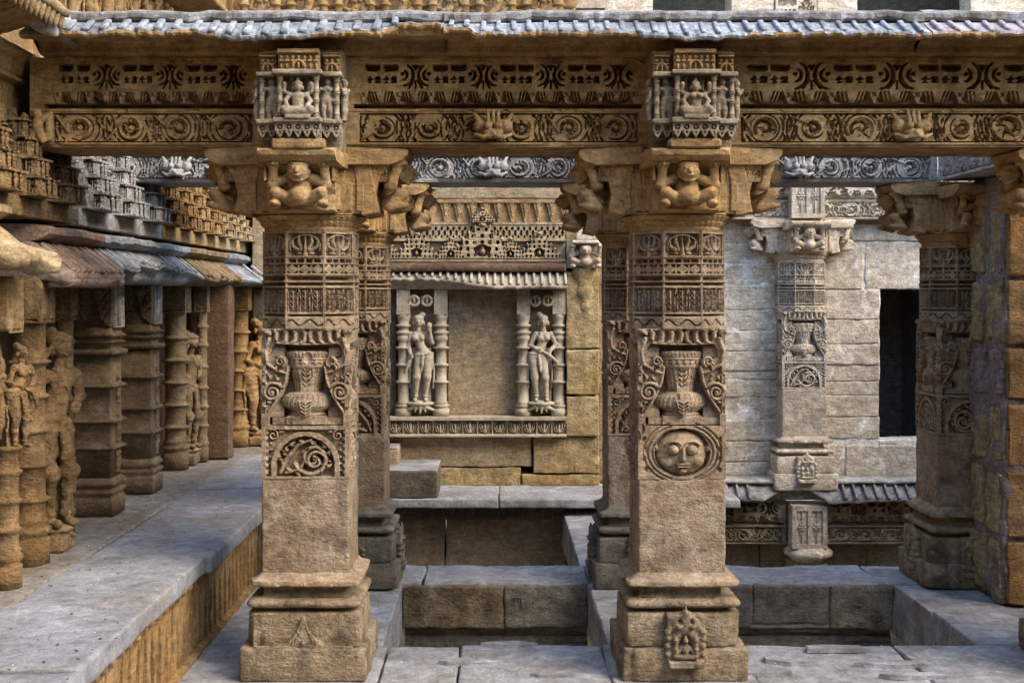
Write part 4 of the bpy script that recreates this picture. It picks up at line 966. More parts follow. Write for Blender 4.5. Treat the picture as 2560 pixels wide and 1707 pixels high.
def teeth_panel(W, Hh=.075, n=7, seed=0):
    c = Carve(W, Hh, .0042); c.band(0, .036, -.04); w_ = W/n
    for i in range(n):
        a = (i+.5)*w_; c.poly([(a-w_*.5, .04), (a+w_*.5, .04), (a+w_*.3, .02), (a, .002), (a-w_*.3, .02)], 0, 'max')
        c.arc(a, .055, .010, 0, 360, .0035, -.016, 0, 'min', n=9); c.ell(a, .028, .004, .008, -.012, 0, 'min')
    c.band(.068, Hh, .006); c.wear(.0012, 30, seed); return c
def shrine_block(label, X, seed, fig, group='little shrine blocks above the columns'):
    t = thing('shrine_block', label, 'shrine block', (X, 6.19, 2.652), group=group); m = M['greytan']
    block('core', m, t, -.197, .197, .12, .40, .0, .50, r=.008, step=.08, amp=.003, seed=seed)
    block('foot', M['beam'], t, -.13, .13, .0, .119, .0, .05, r=.012, step=.05, amp=.004, seed=seed)
    c = teeth_panel(.22, n=5, seed=seed); obj('toothed_trim', c.mesh('toothed_trim', .1), m, t, (0, -.012, .048))
    c = teeth_panel(.092, n=2, seed=seed+1); me = c.mesh('toothed_trim', .06)
    for sx in (-1, 1): obj('toothed_trim', me, m, t, (sx*.1565, .03, .048))
    block('base_slab', m, t, -.118, .118, -.03, .118, .124, .147, r=.005, step=.05, amp=.002, seed=seed)
    block('roof_slab', m, t, -.12, .12, -.04, .118, .356, .378, r=.006, step=.05, amp=.003, seed=seed+2)
    for sx in (-1, 1):
        a, b = sorted((sx*.119, sx*.207))
        block('base_slab', m, t, a, b, .012, .118, .122, .144, r=.005, step=.05, amp=.002, seed=seed+4)
        block('roof_slab', m, t, a, b, .004, .118, .352, .372, r=.005, step=.05, amp=.003, seed=seed+5)
        obj('colonnette', me_col_small, m, t, (sx*.088, .0, .148)); obj('colonnette', me_col_small, m, t, (sx*.183, .04, .145)); obj('colonnette', me_col_small, m, t, (sx*.04, .05, .148), scale=(.7, .7, 1))
        obj('standing_figure', me_stand[0 if sx < 0 else 1], m, t, (sx*.135, .055, .145), scale=(.95, .95, .9))
        obj('standing_figure', me_stand[1 if sx < 0 else 0], m, t, (sx*.212, .09, .145), R(90)*sx, scale=(.9, .9, .88))
    obj('seated_figure', me_seat[fig], m, t, (0, .0, .15), scale=1.04)
    # crown of small arches
    for k, (cx, ww, y, z, hh) in enumerate(((0, .2, .0, .379, .105), (-.157, .08, .045, .373, .1), (.157, .08, .045, .373, .1))):
        c = Carve(ww, hh, .004); c.rect(0, ww, 0, hh, -.02)
        c.arc(ww/2, hh*.2, hh*.26, 0, 180, .009, .004, -.02, n=12); c.ell(ww/2, hh*.3, .008, .014, .004, -.02)
        for i in range(max(3, int(ww/.028))):
            x = (i+.5)*ww/max(3, int(ww/.028)); c.ell(x, hh*.2, .008, hh*.16, .0, -.02); c.ell(x, hh*.62, .009, .011, .0, -.02); c.rect(x-.010, x+.010, hh*.42, hh*.5, -.004, 'max')
        c.band(hh*.78, hh*.9, .006); c.band(hh*.92, hh, -.004); c.wear(.002, 25, seed+k)
        obj('crown', c.mesh('crown', .1 if k == 0 else .06), M['beam'], t, (cx, y, z))
    return t
shrine_block('small carved shrine block with seated figure above the scroll medallion column', XL, 1, 0)
shrine_block('small carved shrine block with seated figure above the face medallion column', XR, 2, 1)
# ================================================================== statues
def apsara(pose=0, res=.0085, seed=0, amp=.0015):
    """standing sculpted figure, 1 m tall, facing -y; weight on one leg"""
    s = Sculpt(res); f = -1 if pose in (1, 3) else 1; X = lambda v: (v[0]*f, v[1], v[2])
    def ch(p, r, k=.014): s.chain([X(q) for q in p], r, k)
    def el(c, r, k=.014): s.ell(X(c), r, k)
    ch([(.085, -.005, .495), (.075, -.035, .275), (.055, .0, .055)], [.062, .042, .024], .02); ch([(-.01, -.005, .49), (-.04, -.045, .27), (-.055, -.005, .055)], [.06, .041, .024], .02)
    el((.058, -.035, .022), (.026, .055, .02)); el((-.06, -.04, .022), (.026, .055, .02))
    for sx in (.055, -.055): el((sx, -.005, .062), (.034, .034, .013), .005)
    el((.04, 0, .515), (.096, .062, .062), .02); ch([(.035, 0, .55), (.0, -.005, .615), (-.022, 0, .70)], [.062, .045, .06], .02)
    el((-.025, 0, .735), (.085, .046, .042), .02)
    if pose != 3: el((-.062, -.046, .705), (.034, .032, .034), .008); el((.014, -.046, .705), (.034, .032, .034), .008)
    ch([(-.025, 0, .76), (-.022, -.004, .83)], [.03, .026], .012); el((-.02, -.012, .888), (.047, .05, .06), .01)
    el((-.02, .012, .918), (.058, .054, .042), .008); el((-.02, -.012, .926), (.055, .05, .012), .004); el((.02, .02, .96), (.036, .034, .03), .008)
    ch([(-.02, -.06, .895), (-.02, -.066, .872)], [.007, .010], .006); el((-.02, -.058, .85), (.014, .008, .006), .004); el((-.04, -.056, .893), (.010, .006, .006), .003); el((0, -.056, .893), (.010, .006, .006), .003)
    for sx in (-.074, .034): el((sx, -.005, .865), (.015, .02, .03), .004)
    A = [[((-.11, 0, .745), (-.135, .0, .61), (-.1, -.05, .50)), ((.06, 0, .745), (.125, -.01, .65), (.1, -.055, .80))],
         [((-.11, 0, .745), (-.165, -.01, .63), (-.085, -.055, .555)), ((.06, 0, .745), (.12, 0, .62), (.02, -.07, .56))],
         [((-.11, 0, .745), (-.15, .0, .62), (-.14, -.03, .48)), ((.06, 0, .745), (.11, 0, .62), (.12, -.02, .48))],
         [((-.115, 0, .745), (-.16, .0, .63), (-.07, -.05, .58)), ((.065, 0, .745), (.14, -.02, .72), (.11, -.05, .86))]][pose]
    for p in A:
        ch(p, [.032, .026, .020], .01); h = p[-1]; el(h, (.026, .024, .03), .008)
        for k in (-1, 0, 1): ch([(h[0]+k*.012, h[1]-.015, h[2]+.01), (h[0]+k*.015, h[1]-.03, h[2]+.03)], [.008, .006], .003)
        el(p[1], (.033, .033, .012), .004)
    if pose == 0: el((.1, -.06, .845), (.03, .03, .034), .006); ch([(-.1, -.05, .5), (-.14, -.03, .40), (-.165, -.03, .33)], [.016, .026, .014], .008)
    if pose == 1: ch([(.0, -.075, .565), (-.08, -.06, .52), (-.17, -.03, .44), (-.185, -.02, .36)], [.014, .018, .02, .012], .008)
    # girdle, necklace, hanging cloths
    t = np.linspace(0, 2*math.pi, 15); ch([(.04+.1*math.cos(a), .068*math.sin(a), .525+.012*math.cos(a)) for a in t], [.011]*15, .004)
    ch([(.04+.098*math.cos(a), .066*math.sin(a), .49+.02*math.cos(a)) for a in t], [.008]*15, .004)
    ch([(-.07, -.03, .765), (-.04, -.055, .73), (-.02, -.065, .67), (0, -.055, .73), (.02, -.03, .765)], [.008]*5, .003)
    ch([(.03, -.068, .51), (.02, -.075, .42), (.012, -.06, .33)], [.014, .018, .010], .006); ch([(.13, -.02, .5), (.15, -.01, .35), (.14, .0, .15)], [.012, .014, .012], .006)
    ch([(-.09, .0, .52), (-.12, .005, .36), (-.115, .01, .16)], [.012, .013, .012], .006)
    s.box((0, .055, .30), (.11, .012, .29), .006, .01)
    return s.build('figure', amp, 28 if amp < .005 else 15, seed)
me_aps = [apsara(k, seed=k) for k in range(4)]; me_worn = [apsara(k, seed=k+9, amp=.011) for k in range(4)]
def lotus_pedestal():
    s = Sculpt(.009); s.ell((0, -.01, .03), (.13, .08, .028), .01); s.mirror_cap((.05, -.05, .0), (.12, -.03, -.03), .02, .014, .01); s.cap((0, -.05, .01), (0, -.06, -.06), .024, .008, .01); s.mirror_cap((.03, -.05, 0), (.05, -.055, -.045), .014, .008, .008)
    return s.build('pedestal', .001)
me_ped = lotus_pedestal()
def ringed_col(name, h, r, rings, n=18, base=.12, seed=0):
    prof = [(r*1.25, 0), (r*1.28, base*.55), (r*1.05, base*.6), (r*1.3, base*.68), (r*1.34, base*.78), (r*1.05, base*.86), (r*1.2, base*.93), (r, base)]
    for q in rings: prof += [(r*1.0, q-.022), (r*1.07, q-.016), (r*1.3, q-.004), (r*1.3, q+.004), (r*1.04, q+.012), (r*.98, q+.03)]
    prof += [(r, h-.02), (r*1.25, h-.012), (r*1.3, h)]
    V, Q = lathe(prof, n); V = V+.0025*np.stack([fbm(V, 14, seed), fbm(V+4, 14, seed), 0*V[:, 0]], 1)
    return make_mesh(name, V, Q)
def leaf_cap(W, Hh, seed=0):
    c = Carve(W, Hh, .006); c.rect(W*.1, W*.9, Hh*.04, Hh*.96, -.016); m = W/2
    c.tube([(m, Hh*.08), (m, Hh*.9)], W*.07, 0, -.016)
    for k in range(5):
        z = Hh*(.12+.16*k)
        for s_ in (-1, 1): c.tube([(m, z), (m+s_*W*.2, z+Hh*.1), (m+s_*W*.3, z+Hh*.22)], [W*.07, W*.07, W*.04], 0, -.016)
    c.wear(.0015, 25, seed); return c.mesh('leaf_capital', .012)

# ================================================================== raised ledge and side wall on the left
ZL = .53
led = thing('stone_ledge', 'long slate grey stone ledge with fluted side running along the left wall', 'ledge', (-1.56, 8, 0))
for k, (x0, x1, y0, y1, dzz) in enumerate(((-2.22, -1.575, 3.6, 4.82, -.012), (-2.22, -1.575, 4.832, 6.92, 0), (-2.2, -1.55, 6.93, 9.3, -.004), (-2.2, -1.545, 9.31, 11.25, 0), (-3.02, -2.221, 3.6, 6.2, -.006), (-3.02, -2.221, 6.204, 8.6, -.004), (-3.02, -2.201, 8.604, 12.6, -.008))):
    V, Q = rbox(x0+1.56, x1+1.56, y0-8, y1-8, ZL-.10+dzz, ZL+dzz, r=.016, step=.05, amp=.006, fs=4, seed=k, oct=4); obj('ledge_slab', make_mesh('ledge_slab', V, Q), M['ledge'] if k < 4 else M['ledgebrown'], led)
W = 7.6; c = Carve(W, .428, .0085); c.h[:] = 0
n = 62; w_ = W/n
for i in range(n):
    a = (i+.5)*w_; d = random.uniform(.75, 1.2)
    c.tube([(a, .02), (a, .2), (a+.004, .36*d if d < 1 else .36)], [.032, .028, .010], -.1, 0, 'min', flat=True)
    c.poly([(a+w_*.5-.03, .428), (a+w_*.5+.03, .428), (a+w_*.5, .428-.05*d)], .025, 'max'); c.ell(a+w_*.5, .41, .03, .022, .03, 0)
c.band(.0, .02, .03, 'max'); c.band(.42, .43, .03, 'max'); c.wear(.004, 8, 2)
obj('fluted_side', c.mesh('fluted_side', .1), M['warm'], led, (-.062, -.2, 0), R(90))
block('ledge_core', M['warm'], led, -1.3, -.151, -4.4, 4.4, .0, .428, r=.01, step=1)

wall = thing('side_wall', 'brown stone side wall behind the pillars and statues on the left', 'wall', (-2.95, 8.5, 0))
for k, (y0, y1, z0, z1) in enumerate(((4.5, 7.3, .53, 2.33), (7.31, 8.9, .53, 2.33), (8.91, 10.6, .53, 2.33), (10.61, 12.6, .53, 2.33), (4.5, 7.0, 2.34, 5.2), (7.01, 9.5, 2.34, 5.2), (9.51, 12.6, 2.34, 5.2))):
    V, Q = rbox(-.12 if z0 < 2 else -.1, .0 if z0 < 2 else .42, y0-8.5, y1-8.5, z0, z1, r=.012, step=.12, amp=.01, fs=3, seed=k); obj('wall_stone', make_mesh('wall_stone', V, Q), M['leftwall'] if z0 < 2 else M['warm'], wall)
V, Q = rbox(.30, .66, 2.45, 2.66, .531, 2.03, r=.015, step=.06, amp=.008, fs=6, seed=5); o = obj('wall_stone', make_mesh('wall_stone', V, Q), M['red'], wall); o['label'] = 'smooth reddish brown upright slab'
V, Q = rbox(.0, .3, .95, 1.25, .531, 2.03, r=.015, step=.1, amp=.008, fs=6, seed=6); obj('wall_stone', make_mesh('wall_stone', V, Q), M['warm'], wall)

# square ringed pilasters
me_leafcap = leaf_cap(.2, .28)
def square_pilaster(label, yf, seed):
    t = thing('ringed_pilaster', label, 'pilaster', (-2.575, yf+.11, ZL), group='square ringed pilasters of the side wall')
    h = .115; z = lambda py: H+(VY-py)*yf/F-ZL
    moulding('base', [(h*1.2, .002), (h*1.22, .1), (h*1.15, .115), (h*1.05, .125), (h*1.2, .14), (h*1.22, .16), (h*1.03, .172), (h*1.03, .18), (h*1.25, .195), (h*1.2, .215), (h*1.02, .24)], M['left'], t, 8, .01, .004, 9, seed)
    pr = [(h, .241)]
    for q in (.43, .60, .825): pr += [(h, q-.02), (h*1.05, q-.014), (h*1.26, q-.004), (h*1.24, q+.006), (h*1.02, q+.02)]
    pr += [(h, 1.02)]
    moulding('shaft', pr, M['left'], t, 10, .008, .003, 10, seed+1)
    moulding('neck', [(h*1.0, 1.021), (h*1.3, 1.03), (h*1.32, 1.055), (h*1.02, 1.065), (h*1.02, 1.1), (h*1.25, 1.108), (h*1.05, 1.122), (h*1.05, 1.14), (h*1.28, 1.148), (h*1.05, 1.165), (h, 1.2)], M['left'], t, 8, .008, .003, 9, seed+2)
    # capital: curved leaf front, carved strip on the open side
    c = Carve(.25, .32, .006); c.rect(.0, .25, 0, .32, -.03)
    for s_ in (-1, 1):
        c.poly([(.125+s_*.12, .32), (.125+s_*.02, .32), (.125+s_*.015, .2), (.125+s_*.05, .06), (.125+s_*.11, 0), (.125+s_*.125, .05)], 0, 'max')
        for k in range(4): c.arc(.125+s_*.14, .05+k*.06, .07, *((100, 175) if s_ > 0 else (5, 80)), .006, -.02, 0, 'min', n=8)
    c.wear(.002, 20, seed); obj('capital_front', c.mesh('capital_front', .2), M['left'], t, (0, -.125, 1.2))
    c = Carve(.2, .32, .006); leaf_row(c, .02, .18, .01, .31, 1, .02); c.wear(.002, 20, seed); obj('capital_side', c.mesh('capital_side', .2), M['grey'], t, (.135, 0.02, 1.2), R(90))
    # strip of tiny figures up the open side
    for k in range(3): obj('tiny_figure', me_stand[k % 2], M['left'], t, (.118, .02, .27+k*.2+(.05 if k == 2 else 0)), R(90), (.8, .8, .75))
    return t
square_pilaster('square ringed pilaster on the ledge, the nearer of the pair', 8.15, 1)
square_pilaster('square ringed pilaster on the ledge, the farther of the pair', 9.10, 2)

# statue panels along the wall (round columns with a figure between)
def wall_panel(label, y, x, r1, r2, fig_h, fig_y, fig_x, col_y, col_x, mat, pose, rz, seed, cap=True):
    t = thing('statue_panel', label, 'statue', (x, y, ZL), group='statues standing along the side wall')
    hh = 1.5
    obj('round_column', ringed_col('round_column', hh-.22, r1, (.34, .52, .7, .88, 1.06), 20, .24, seed), mat, t, (0, 0, 0))
    obj('round_column', ringed_col('round_column', hh-.22, r2, (.30, .46, .62, .8, .98, 1.14), 16, .2, seed+1), mat, t, (col_x-x, col_y-y, 0))
    if cap:
        for (cx, cy, r) in ((0, 0, r1), (col_x-x, col_y-y, r2)):
            block('leaf_block', mat, t, cx-r*1.2, cx+r*1.2, cy-r*1.2, cy+r*1.2, hh-.218, hh, r=.01, step=.04, amp=.006, seed=seed)
            o = obj('leaf_capital', me_leafcap, mat, t, (cx+r*1.2+.002, cy, hh-.235), R(90), (r*2.4/.2, 1, .84))
            o = obj('leaf_capital', me_leafcap, mat, t, (cx, cy-r*1.2-.002, hh-.235), 0, (r*2.4/.2, 1, .84))
    o = obj('figure', me_worn[pose], mat, t, (fig_x-x, fig_y-y, .13), rz, fig_h); p = obj('pedestal', me_ped, mat, t, (fig_x-x, fig_y-y, .09), rz, .9)
    block('pedestal_block', mat, t, fig_x-x-.07, fig_x-x+.07, fig_y-y-.1, fig_y-y+.1, 0, .085, r=.012, step=.03, amp=.006, seed=seed)
    return t
wall_panel('large worn standing statue between round columns at the near end of the left wall', 6.72, -2.46, .085, .05, 1.12, 7.08, -2.44, 7.45, -2.52, M['warmnear'], 3, R(62), 1)
wall_panel('worn statue beside a round ringed column on the left wall, past the square pilasters', 10.35, -2.60, .085, .045, 1.0, 10.66, -2.56, 10.85, -2.5, M['left'], 3, R(70), 2)
wall_panel('farthest statue on the left wall, beside a round column right of the red slab', 11.95, -2.40, .08, .045, 1.08, 12.0, -2.24, 12.2, -2.2, M['warm'], 1, R(45), 3)
t = thing('small_statue', 'small full figure on a ringed column at the left edge of the picture', 'statue', (-2.36, 6.16, ZL), group='statues standing along the side wall')
obj('round_column', ringed_col('round_column', .68, .055, (.28, .42, .56), 18, .2, 7), M['warmnear'], t); obj('figure', me_worn[1], M['warmnear'], t, (.04, .05, .67), R(60), .52); obj('figure', me_worn[2], M['warmnear'], t, (-.07, -.05, .64), R(70), .72)
block('leaf_block', M['warm'], t, -.1, .05, -.1, .08, 1.24, 1.5, r=.015, step=.03, amp=.008, seed=3); obj('leaf_capital', me_leafcap, M['warm'], t, (.054, -.01, 1.23), R(90), (.8, 1, .95))

# ribbed eave running along the side wall
def side_eave(label, y0, y1, sp, mat, seed, damage, out=.25, thick_lip=False, z=2.04):
    t = thing('stone_eave', label, 'eave', (-2.45, (y0+y1)/2, z), R(90), group='eave stones along the side wall'); L = y1-y0
    lo = -.035 if thick_lip else .0
    prof = [(.45, -.03), (-.05, -.03), (-.1, -.02), (-.16, -.018+lo*.3), (-.22, -.005+lo), (-out, .005+lo), (-out-.006, .02), (-.2, .065), (-.12, .125), (-.06, .168), (-.03, .185), (.45, .185)]
    def rag(V):
        lip = np.clip((-.1-V[:, 1])/.12, 0, 1); d = np.array([damage((x+L/2)/L) for x in V[:, 0]]); n = .010*fbm(V*[1, 0, 0]+seed, 6, seed)+.008*fbm(V*[1, 0, 0], 25, seed)
        V = V.copy(); V[:, 1] += lip*(np.abs(n)*1.3+d); V[:, 2] += lip*(n*.7+d*.75); return V
    V, Q = extrude_x(prof, -L/2, L/2, int(L/.03)+2, .004, 6, seed, rag); me = make_mesh('eave_slab', V, Q)
    obj('eave_slab', me, mat, t); rnd = random.Random(seed)
    for i in range(int(L/sp)):
        x = (i+.5)*sp-L/2; d = damage((x+L/2)/L)
        if d > .14: continue
        o = obj('rib', me_ribs_side[i % 3], mat, t, (x, -out+d*1.05+.004, .02+d*.8)); o.rotation_euler = (R(38), 0, rnd.uniform(-.03, .03)); o.scale = (1, 1-d/.26, rnd.uniform(.85, 1.15))
    if thick_lip:
        V, Q = extrude_x([(-.24, -.05), (-.25, -.015), (-.2, .0), (-.12, -.02), (-.12, -.06)], -L/2+.01, L/2-.01, int(L/.025), .004, 12, seed+5); obj('lower_lip', make_mesh('lower_lip', V, Q), mat, t)
    V, Q = extrude_x([(.45, .187), (-.05, .187), (-.09, .2), (-.13, .222), (-.13, .25), (-.11, .262), (.0, .275), (.45, .28)], -L/2, L/2, int(L/.03)+2, .009, 7, seed+9); obj('capping_course', make_mesh('capping_course', V, Q, False), mat, t)
    return t
me_ribs_n = rib_mesh(.19, .026, .03, 31)
me_ribs_side = [rib_mesh(.225, .04, .02, 20+k) for k in range(3)]
side_eave('reddish ribbed eave stone with thick lip above the left wall pillars', 6.62, 7.58, .085, M['redgrey'], 1, lambda u: 0, thick_lip=True)
side_eave('blue grey ribbed eave stone with broken lip above the left wall pillars', 7.59, 9.7, .085, M['eave2'], 2, lambda u: .02+.075*max(0, math.sin(u*3.0))+.02*math.sin(u*23))
side_eave('brownish ribbed eave stone at the far end of the left wall', 9.71, 11.1, .085, M['left'], 3, lambda u: .01+.02*math.sin(u*17))
side_eave('smooth bluish eave corner stone at the far end of the left wall', 11.11, 12.6, .4, M['eave2'], 4, lambda u: 0, out=.38)
side_eave('pale weathered eave corner jutting in at the left edge', 4.9, 6.12, .9, M['warmpale'], 5, lambda u: .03*math.sin(u*19)+.02*math.sin(u*47), out=.36, thick_lip=True, z=2.115)

# friezes of miniature shrines on the side wall
def busy(seed):
    rnd = random.Random(seed); c = Carve(.2, .1, .0055); c.h[:] = -.03
    for i in range(6):
        x = .016+i*.0336; c.tube([(x, 0), (x, .1)], .0065, .002, -.03)
        if i < 5 and rnd.random() < .8: c.tube([(x+.017, .01), (x+.017+rnd.uniform(-.004, .004), .055)], [.007, .009], .0, -.03); c.ell(x+.017, .068, .008, .009, .002, -.03)
    c.band(0, .012, .004, 'max'); c.band(.086, .1, .010, 'max'); c.band(.078, .084, -.03, 'min')
    for k in range(7): c.ell(rnd.uniform(0, .2), rnd.uniform(0, .1), rnd.uniform(.006, .015), .008, -.03, -.03, 'min')
    c.wear(.002, 30, seed); return c.mesh('storey_front', .03)
me_busy = [busy(k) for k in range(3)]
V, Q = rbox(-.5, .5, -.5, .5, 0, 1, r=.04, step=.5, amp=.02, fs=2); me_storey = make_mesh('tower_storey', V, Q)
def shrine_frieze(label, y0, y1, mat, seed, cells, top=.45, group='shrine friezes on the side wall'):
    L = y1-y0; t = thing('shrine_frieze', label, 'frieze', (-2.47, (y0+y1)/2, 2.335), R(90), group=group)
    block('base_band', mat, t, -L/2, L/2, -.1, .12, 0, .10, r=.008, step=.05, amp=.004, seed=seed)
    c = Carve(L-.01, top, .0065); c.h[:] = -.05; rnd = random.Random(seed); w_ = L/cells
    for i in range(cells):
        cx = (i+.5)*w_
        # stepped tower: each storey set back from the one below, pierced and crowded with small figures
        lv = 4; zb = 0
        for k in range(lv):
            ww = w_*(.74-.15*k)*rnd.uniform(.92, 1.06); za = zb; zb = za+top*rnd.uniform(.19, .27); dpt = .14-.034*k; ox = cx+rnd.uniform(-.02, .02)
            c.rect(ox-ww/2, ox+ww/2, za, zb, dpt-.03, 'max')
            x = ox-ww/2
            while x < ox+ww/2:
                sp = rnd.uniform(.022, .045)
                c.tube([(x, za), (x+rnd.uniform(-.008, .008), zb+rnd.uniform(-.02, .025))], rnd.uniform(.006, .010), dpt+rnd.uniform(-.01, .012), dpt-.05)
                zc = za+(zb-za)*rnd.uniform(.35, .6); c.ell(x+sp*.5, zc, sp*.36, (zb-za)*rnd.uniform(.22, .38), dpt-.12, dpt-.12, 'min', flat=True)
                if rnd.random() < .65: c.tube([(x+sp*.5, za+.005), (x+sp*.5+rnd.uniform(-.006, .006), zc)], [.008, .010], dpt-.01, dpt-.09); c.ell(x+sp*.5, zc+.016, .009, .011, dpt, dpt-.09)
                x += sp
        for k in range(16): c.ell(cx+rnd.uniform(-.4, .4)*w_, rnd.uniform(0, top*.8), rnd.uniform(.006, .014), rnd.uniform(.010, .022), -.06, -.06, 'min', flat=True)
        c.tube([(cx, top*.8), (cx, top)], [.02, .006], .04, -.05); c.ell(cx, .09, .05, .075, .0, .0, 'min', flat=True); c.tube([(cx, .03), (cx, .12)], [.02, .016], .1, -.05); c.ell(cx, .145, .016, .018, .1, -.05)
        # aedicule with stacked roofs between towers
        cx2 = i*w_
        for k in range(4):
            ww = (.15-.024*k)*rnd.uniform(.85, 1.1); za = top*.46+k*.05; c.rect(cx2-ww/2, cx2+ww/2, za, za+.02, .10-.014*k, 'max'); c.rect(cx2-ww*.36, cx2+ww*.36, za+.02, za+.05, .06-.012*k, 'max')
        for sx in (-1, 1): c.tube([(cx2+sx*.05, 0), (cx2+sx*.05, top*.46)], .011, .085, -.05)
        c.tube([(cx2, .02), (cx2-.012, .09), (cx2, .15)], [.016, .024, .02], .075, -.05); c.ell(cx2, .18, .018, .02, .08, -.05)
    c.wear(.003, 18, seed); obj('carved_face', c.mesh('carved_face', .1), mat, t, (0, .0, .101))
    for i in range(cells):                             # little towers standing out from the wall, storey on storey
        cx = (i+.5)*w_-L/2; z = .101; pj = .20
        for k in range(4):
            ww = min(.34, w_*.6)*(1-.17*k); dp = pj*(1-.16*k); hh_ = (top*.92)/4.2; o = obj('tower_storey', me_storey, mat, t, (cx, -dp/2+.055, z), 0, (ww-.075, dp+.03, hh_*.98))
            for sx_, sy_ in ((-1, -dp*.35), (-.25, -dp), (.3, -dp)): obj('tiny_figure', me_stand[(i+k) % 2], mat, t, (cx+sx_*ww/2, sy_-.012, z+.012), 0 if sx_ > -1 else R(-90), hh_*.36/.1)
            q = obj('storey_front', me_busy[(i+k) % 3], mat, t, (cx, -dp-.004, z), 0, (ww/.2, 1, hh_/.1))
            q = obj('storey_side', me_busy[(i+k+1) % 3], mat, t, (cx-ww/2-.004, -dp/2, z), R(-90), (dp/.2, 1, hh_/.1))
            z += hh_
    return t
shrine_frieze('brown frieze of miniature shrines at the near end of the left wall', 4.9, 7.15, M['warmnear'], 1, 5)
shrine_frieze('silvery grey frieze of miniature shrines on the left wall below the beam', 7.25, 9.06, M['greybeam'], 2, 3)
shrine_frieze('golden frieze of miniature shrines on the left wall beyond the grey one', 9.07, 10.8, M['warm'], 3, 4)
shrine_frieze('low golden frieze block at the far corner of the left wall', 10.82, 12.6, M['warmpale'], 4, 4, .3)
# fluted course over the friezes
t = thing('fluted_course', 'fluted golden stone course high on the left wall', 'stone course', (-2.48, 8.7, 2.79), R(90))
c = Carve(7.6, .26, .011)
for i in range(84): a = (i+.5)*7.6/84; c.tube([(a, .03), (a, .12), (a, .2)], [.022, .018, .006], -.035, 0, 'min')
c.band(0, .02, .03, 'max'); c.band(.235, .26, .05, 'max'); c.wear(.004, 8, 5); obj('fluted_face', c.mesh('fluted_face', .1), M['warm'], t)
V, Q = extrude_x([(.1, .262), (-.03, .262), (-.06, .28), (-.06, .33), (-.1, .35), (-.12, .38), (.1, .39)], -3.8, 3.8, 130, .006, 5, 3); obj('cornice', make_mesh('cornice', V, Q), M['warm'], t)
# upper eave with hanging pendants at the top left corner
t = thing('pendant_eave', 'stone eave fringed with hanging pendants in the top left corner', 'eave', (-2.3, 5.5, 3.2), R(90))
V, Q = extrude_x([(.2, .0), (.05, .0), (-.1, .045), (-.2, .075), (-.25, .07), (-.26, .1), (-.2, .15), (-.05, .24), (.2, .26)], -.9, .62, 60, .006, 6, 3); obj('eave_slab', make_mesh('eave_slab', V, Q), M['warm'], t)
V, Q = lathe([(.022, 0), (.024, -.02), (.018, -.045), (.003, -.085)], 7); me_p = make_mesh('pendant', V, Q)
for i in range(24): obj('pendant', me_p, M['warm'], t, (-.86+i*.0625, -.222, .082))
me_rb = rib_mesh(.3, .02, .014, 3)
for i in range(15):
    o = obj('rib', me_rb, M['warm'], t, (-.8+i*.1, -.2, .062)); o.rotation_euler = (R(-15+180), 0, R(0)); o.location = (-.8+i*.1, .09, -.002); o.rotation_euler = (R(-16.5), R(180), R(180))
t = thing('corner_block', 'pale rough stone at the upper left where the front eave meets the wall', 'stone', (-2.2, 6.25, 3.2))
V, Q = rbox(-.13, .10, -.16, .2, .02, .17, r=.03, step=.025, amp=.02, fs=7, seed=4, taper=lambda V: V+np.stack([0*V[:, 0], 0*V[:, 0], -.5*(V[:, 0])], 1)); obj('broken_stone', make_mesh('broken_stone', V, Q), M['grey'], t)
# upper storey of the side wall: row of figures under another eave
t = thing('upper_figure_row', 'row of golden carved figures on the upper left wall, cut by the top edge', 'frieze', (-2.42, 8.6, 3.36), R(90))
block('back_slab', M['warm'], t, -1.7, 2.4, 0, .1, .2, 1.4, r=.01, step=.3)
for i in range(13): obj('figure', me_aps[(i*3) % 4], M['warm'], t, (-1.55+i*.30, -.07, .06), 0, .62)
V, Q = extrude_x([(.1, .70), (-.1, .70), (-.28, .74), (-.36, .72), (-.37, .76), (-.2, .86), (.1, .95)], -1.7, 3.0, 90, .006, 6, 8); obj('eave_slab', make_mesh('eave_slab', V, Q), M['warm'], t)
# ================================================================== niche wall at the back (Y = 12)
YN = 12.0
nX = lambda d: dx(d, YN); nZ = lambda d: dz(d, YN)
nw = thing('niche_wall', 'tan stone rear wall holding the niche between the two foreground columns', 'wall', (0, YN, 0))
def part(name, mat, x0, x1, y0, y1, z0, z1, parent=nw, off=YN, **k):
    V, Q = rbox(x0, x1, y0-off, y1-off, z0, z1, **k); return obj(name, make_mesh(name, V, Q), mat, parent)
# plain niche back, side reveals, upper wall courses
part('niche_back', M['niche'], nX(1028), nX(1192), 12.1, 12.3, .80, 2.0, r=.01, step=.05, amp=.006, fs=9)
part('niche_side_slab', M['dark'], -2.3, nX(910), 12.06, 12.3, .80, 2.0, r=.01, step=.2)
for k, (a, b, y0) in enumerate(((905, 1032, 12.12), (1186, 1300, 12.12))): part('panel_back', M['niche'], nX(a), nX(b), y0, 12.3, .80, 2.0, r=.008, step=.1, amp=.004, seed=k)
for k, (z0, z1, x0, x1) in enumerate(((2.84, 3.4, -2.4, -.7), (2.84, 3.4, -.69, .97), (3.41, 4.0, -2.4, .1), (3.41, 4.0, .11, .97), (4.01, 4.38, -2.4, .97))):
    part('wall_stone', M['niche'], x0, x1, 11.98, 12.4, z0, z1, r=.012, step=.15, amp=.008, seed=k)
part('wall_backing', M['niche'], -2.35, .97, 12.31, 12.45, .1, 4.4, r=.01, step=.6, amp=.002)
part('wall_stone', M['niche'], .969, 1.32, 12.1, 12.45, .155, 4.3, r=.012, step=.12, amp=.01, seed=91)
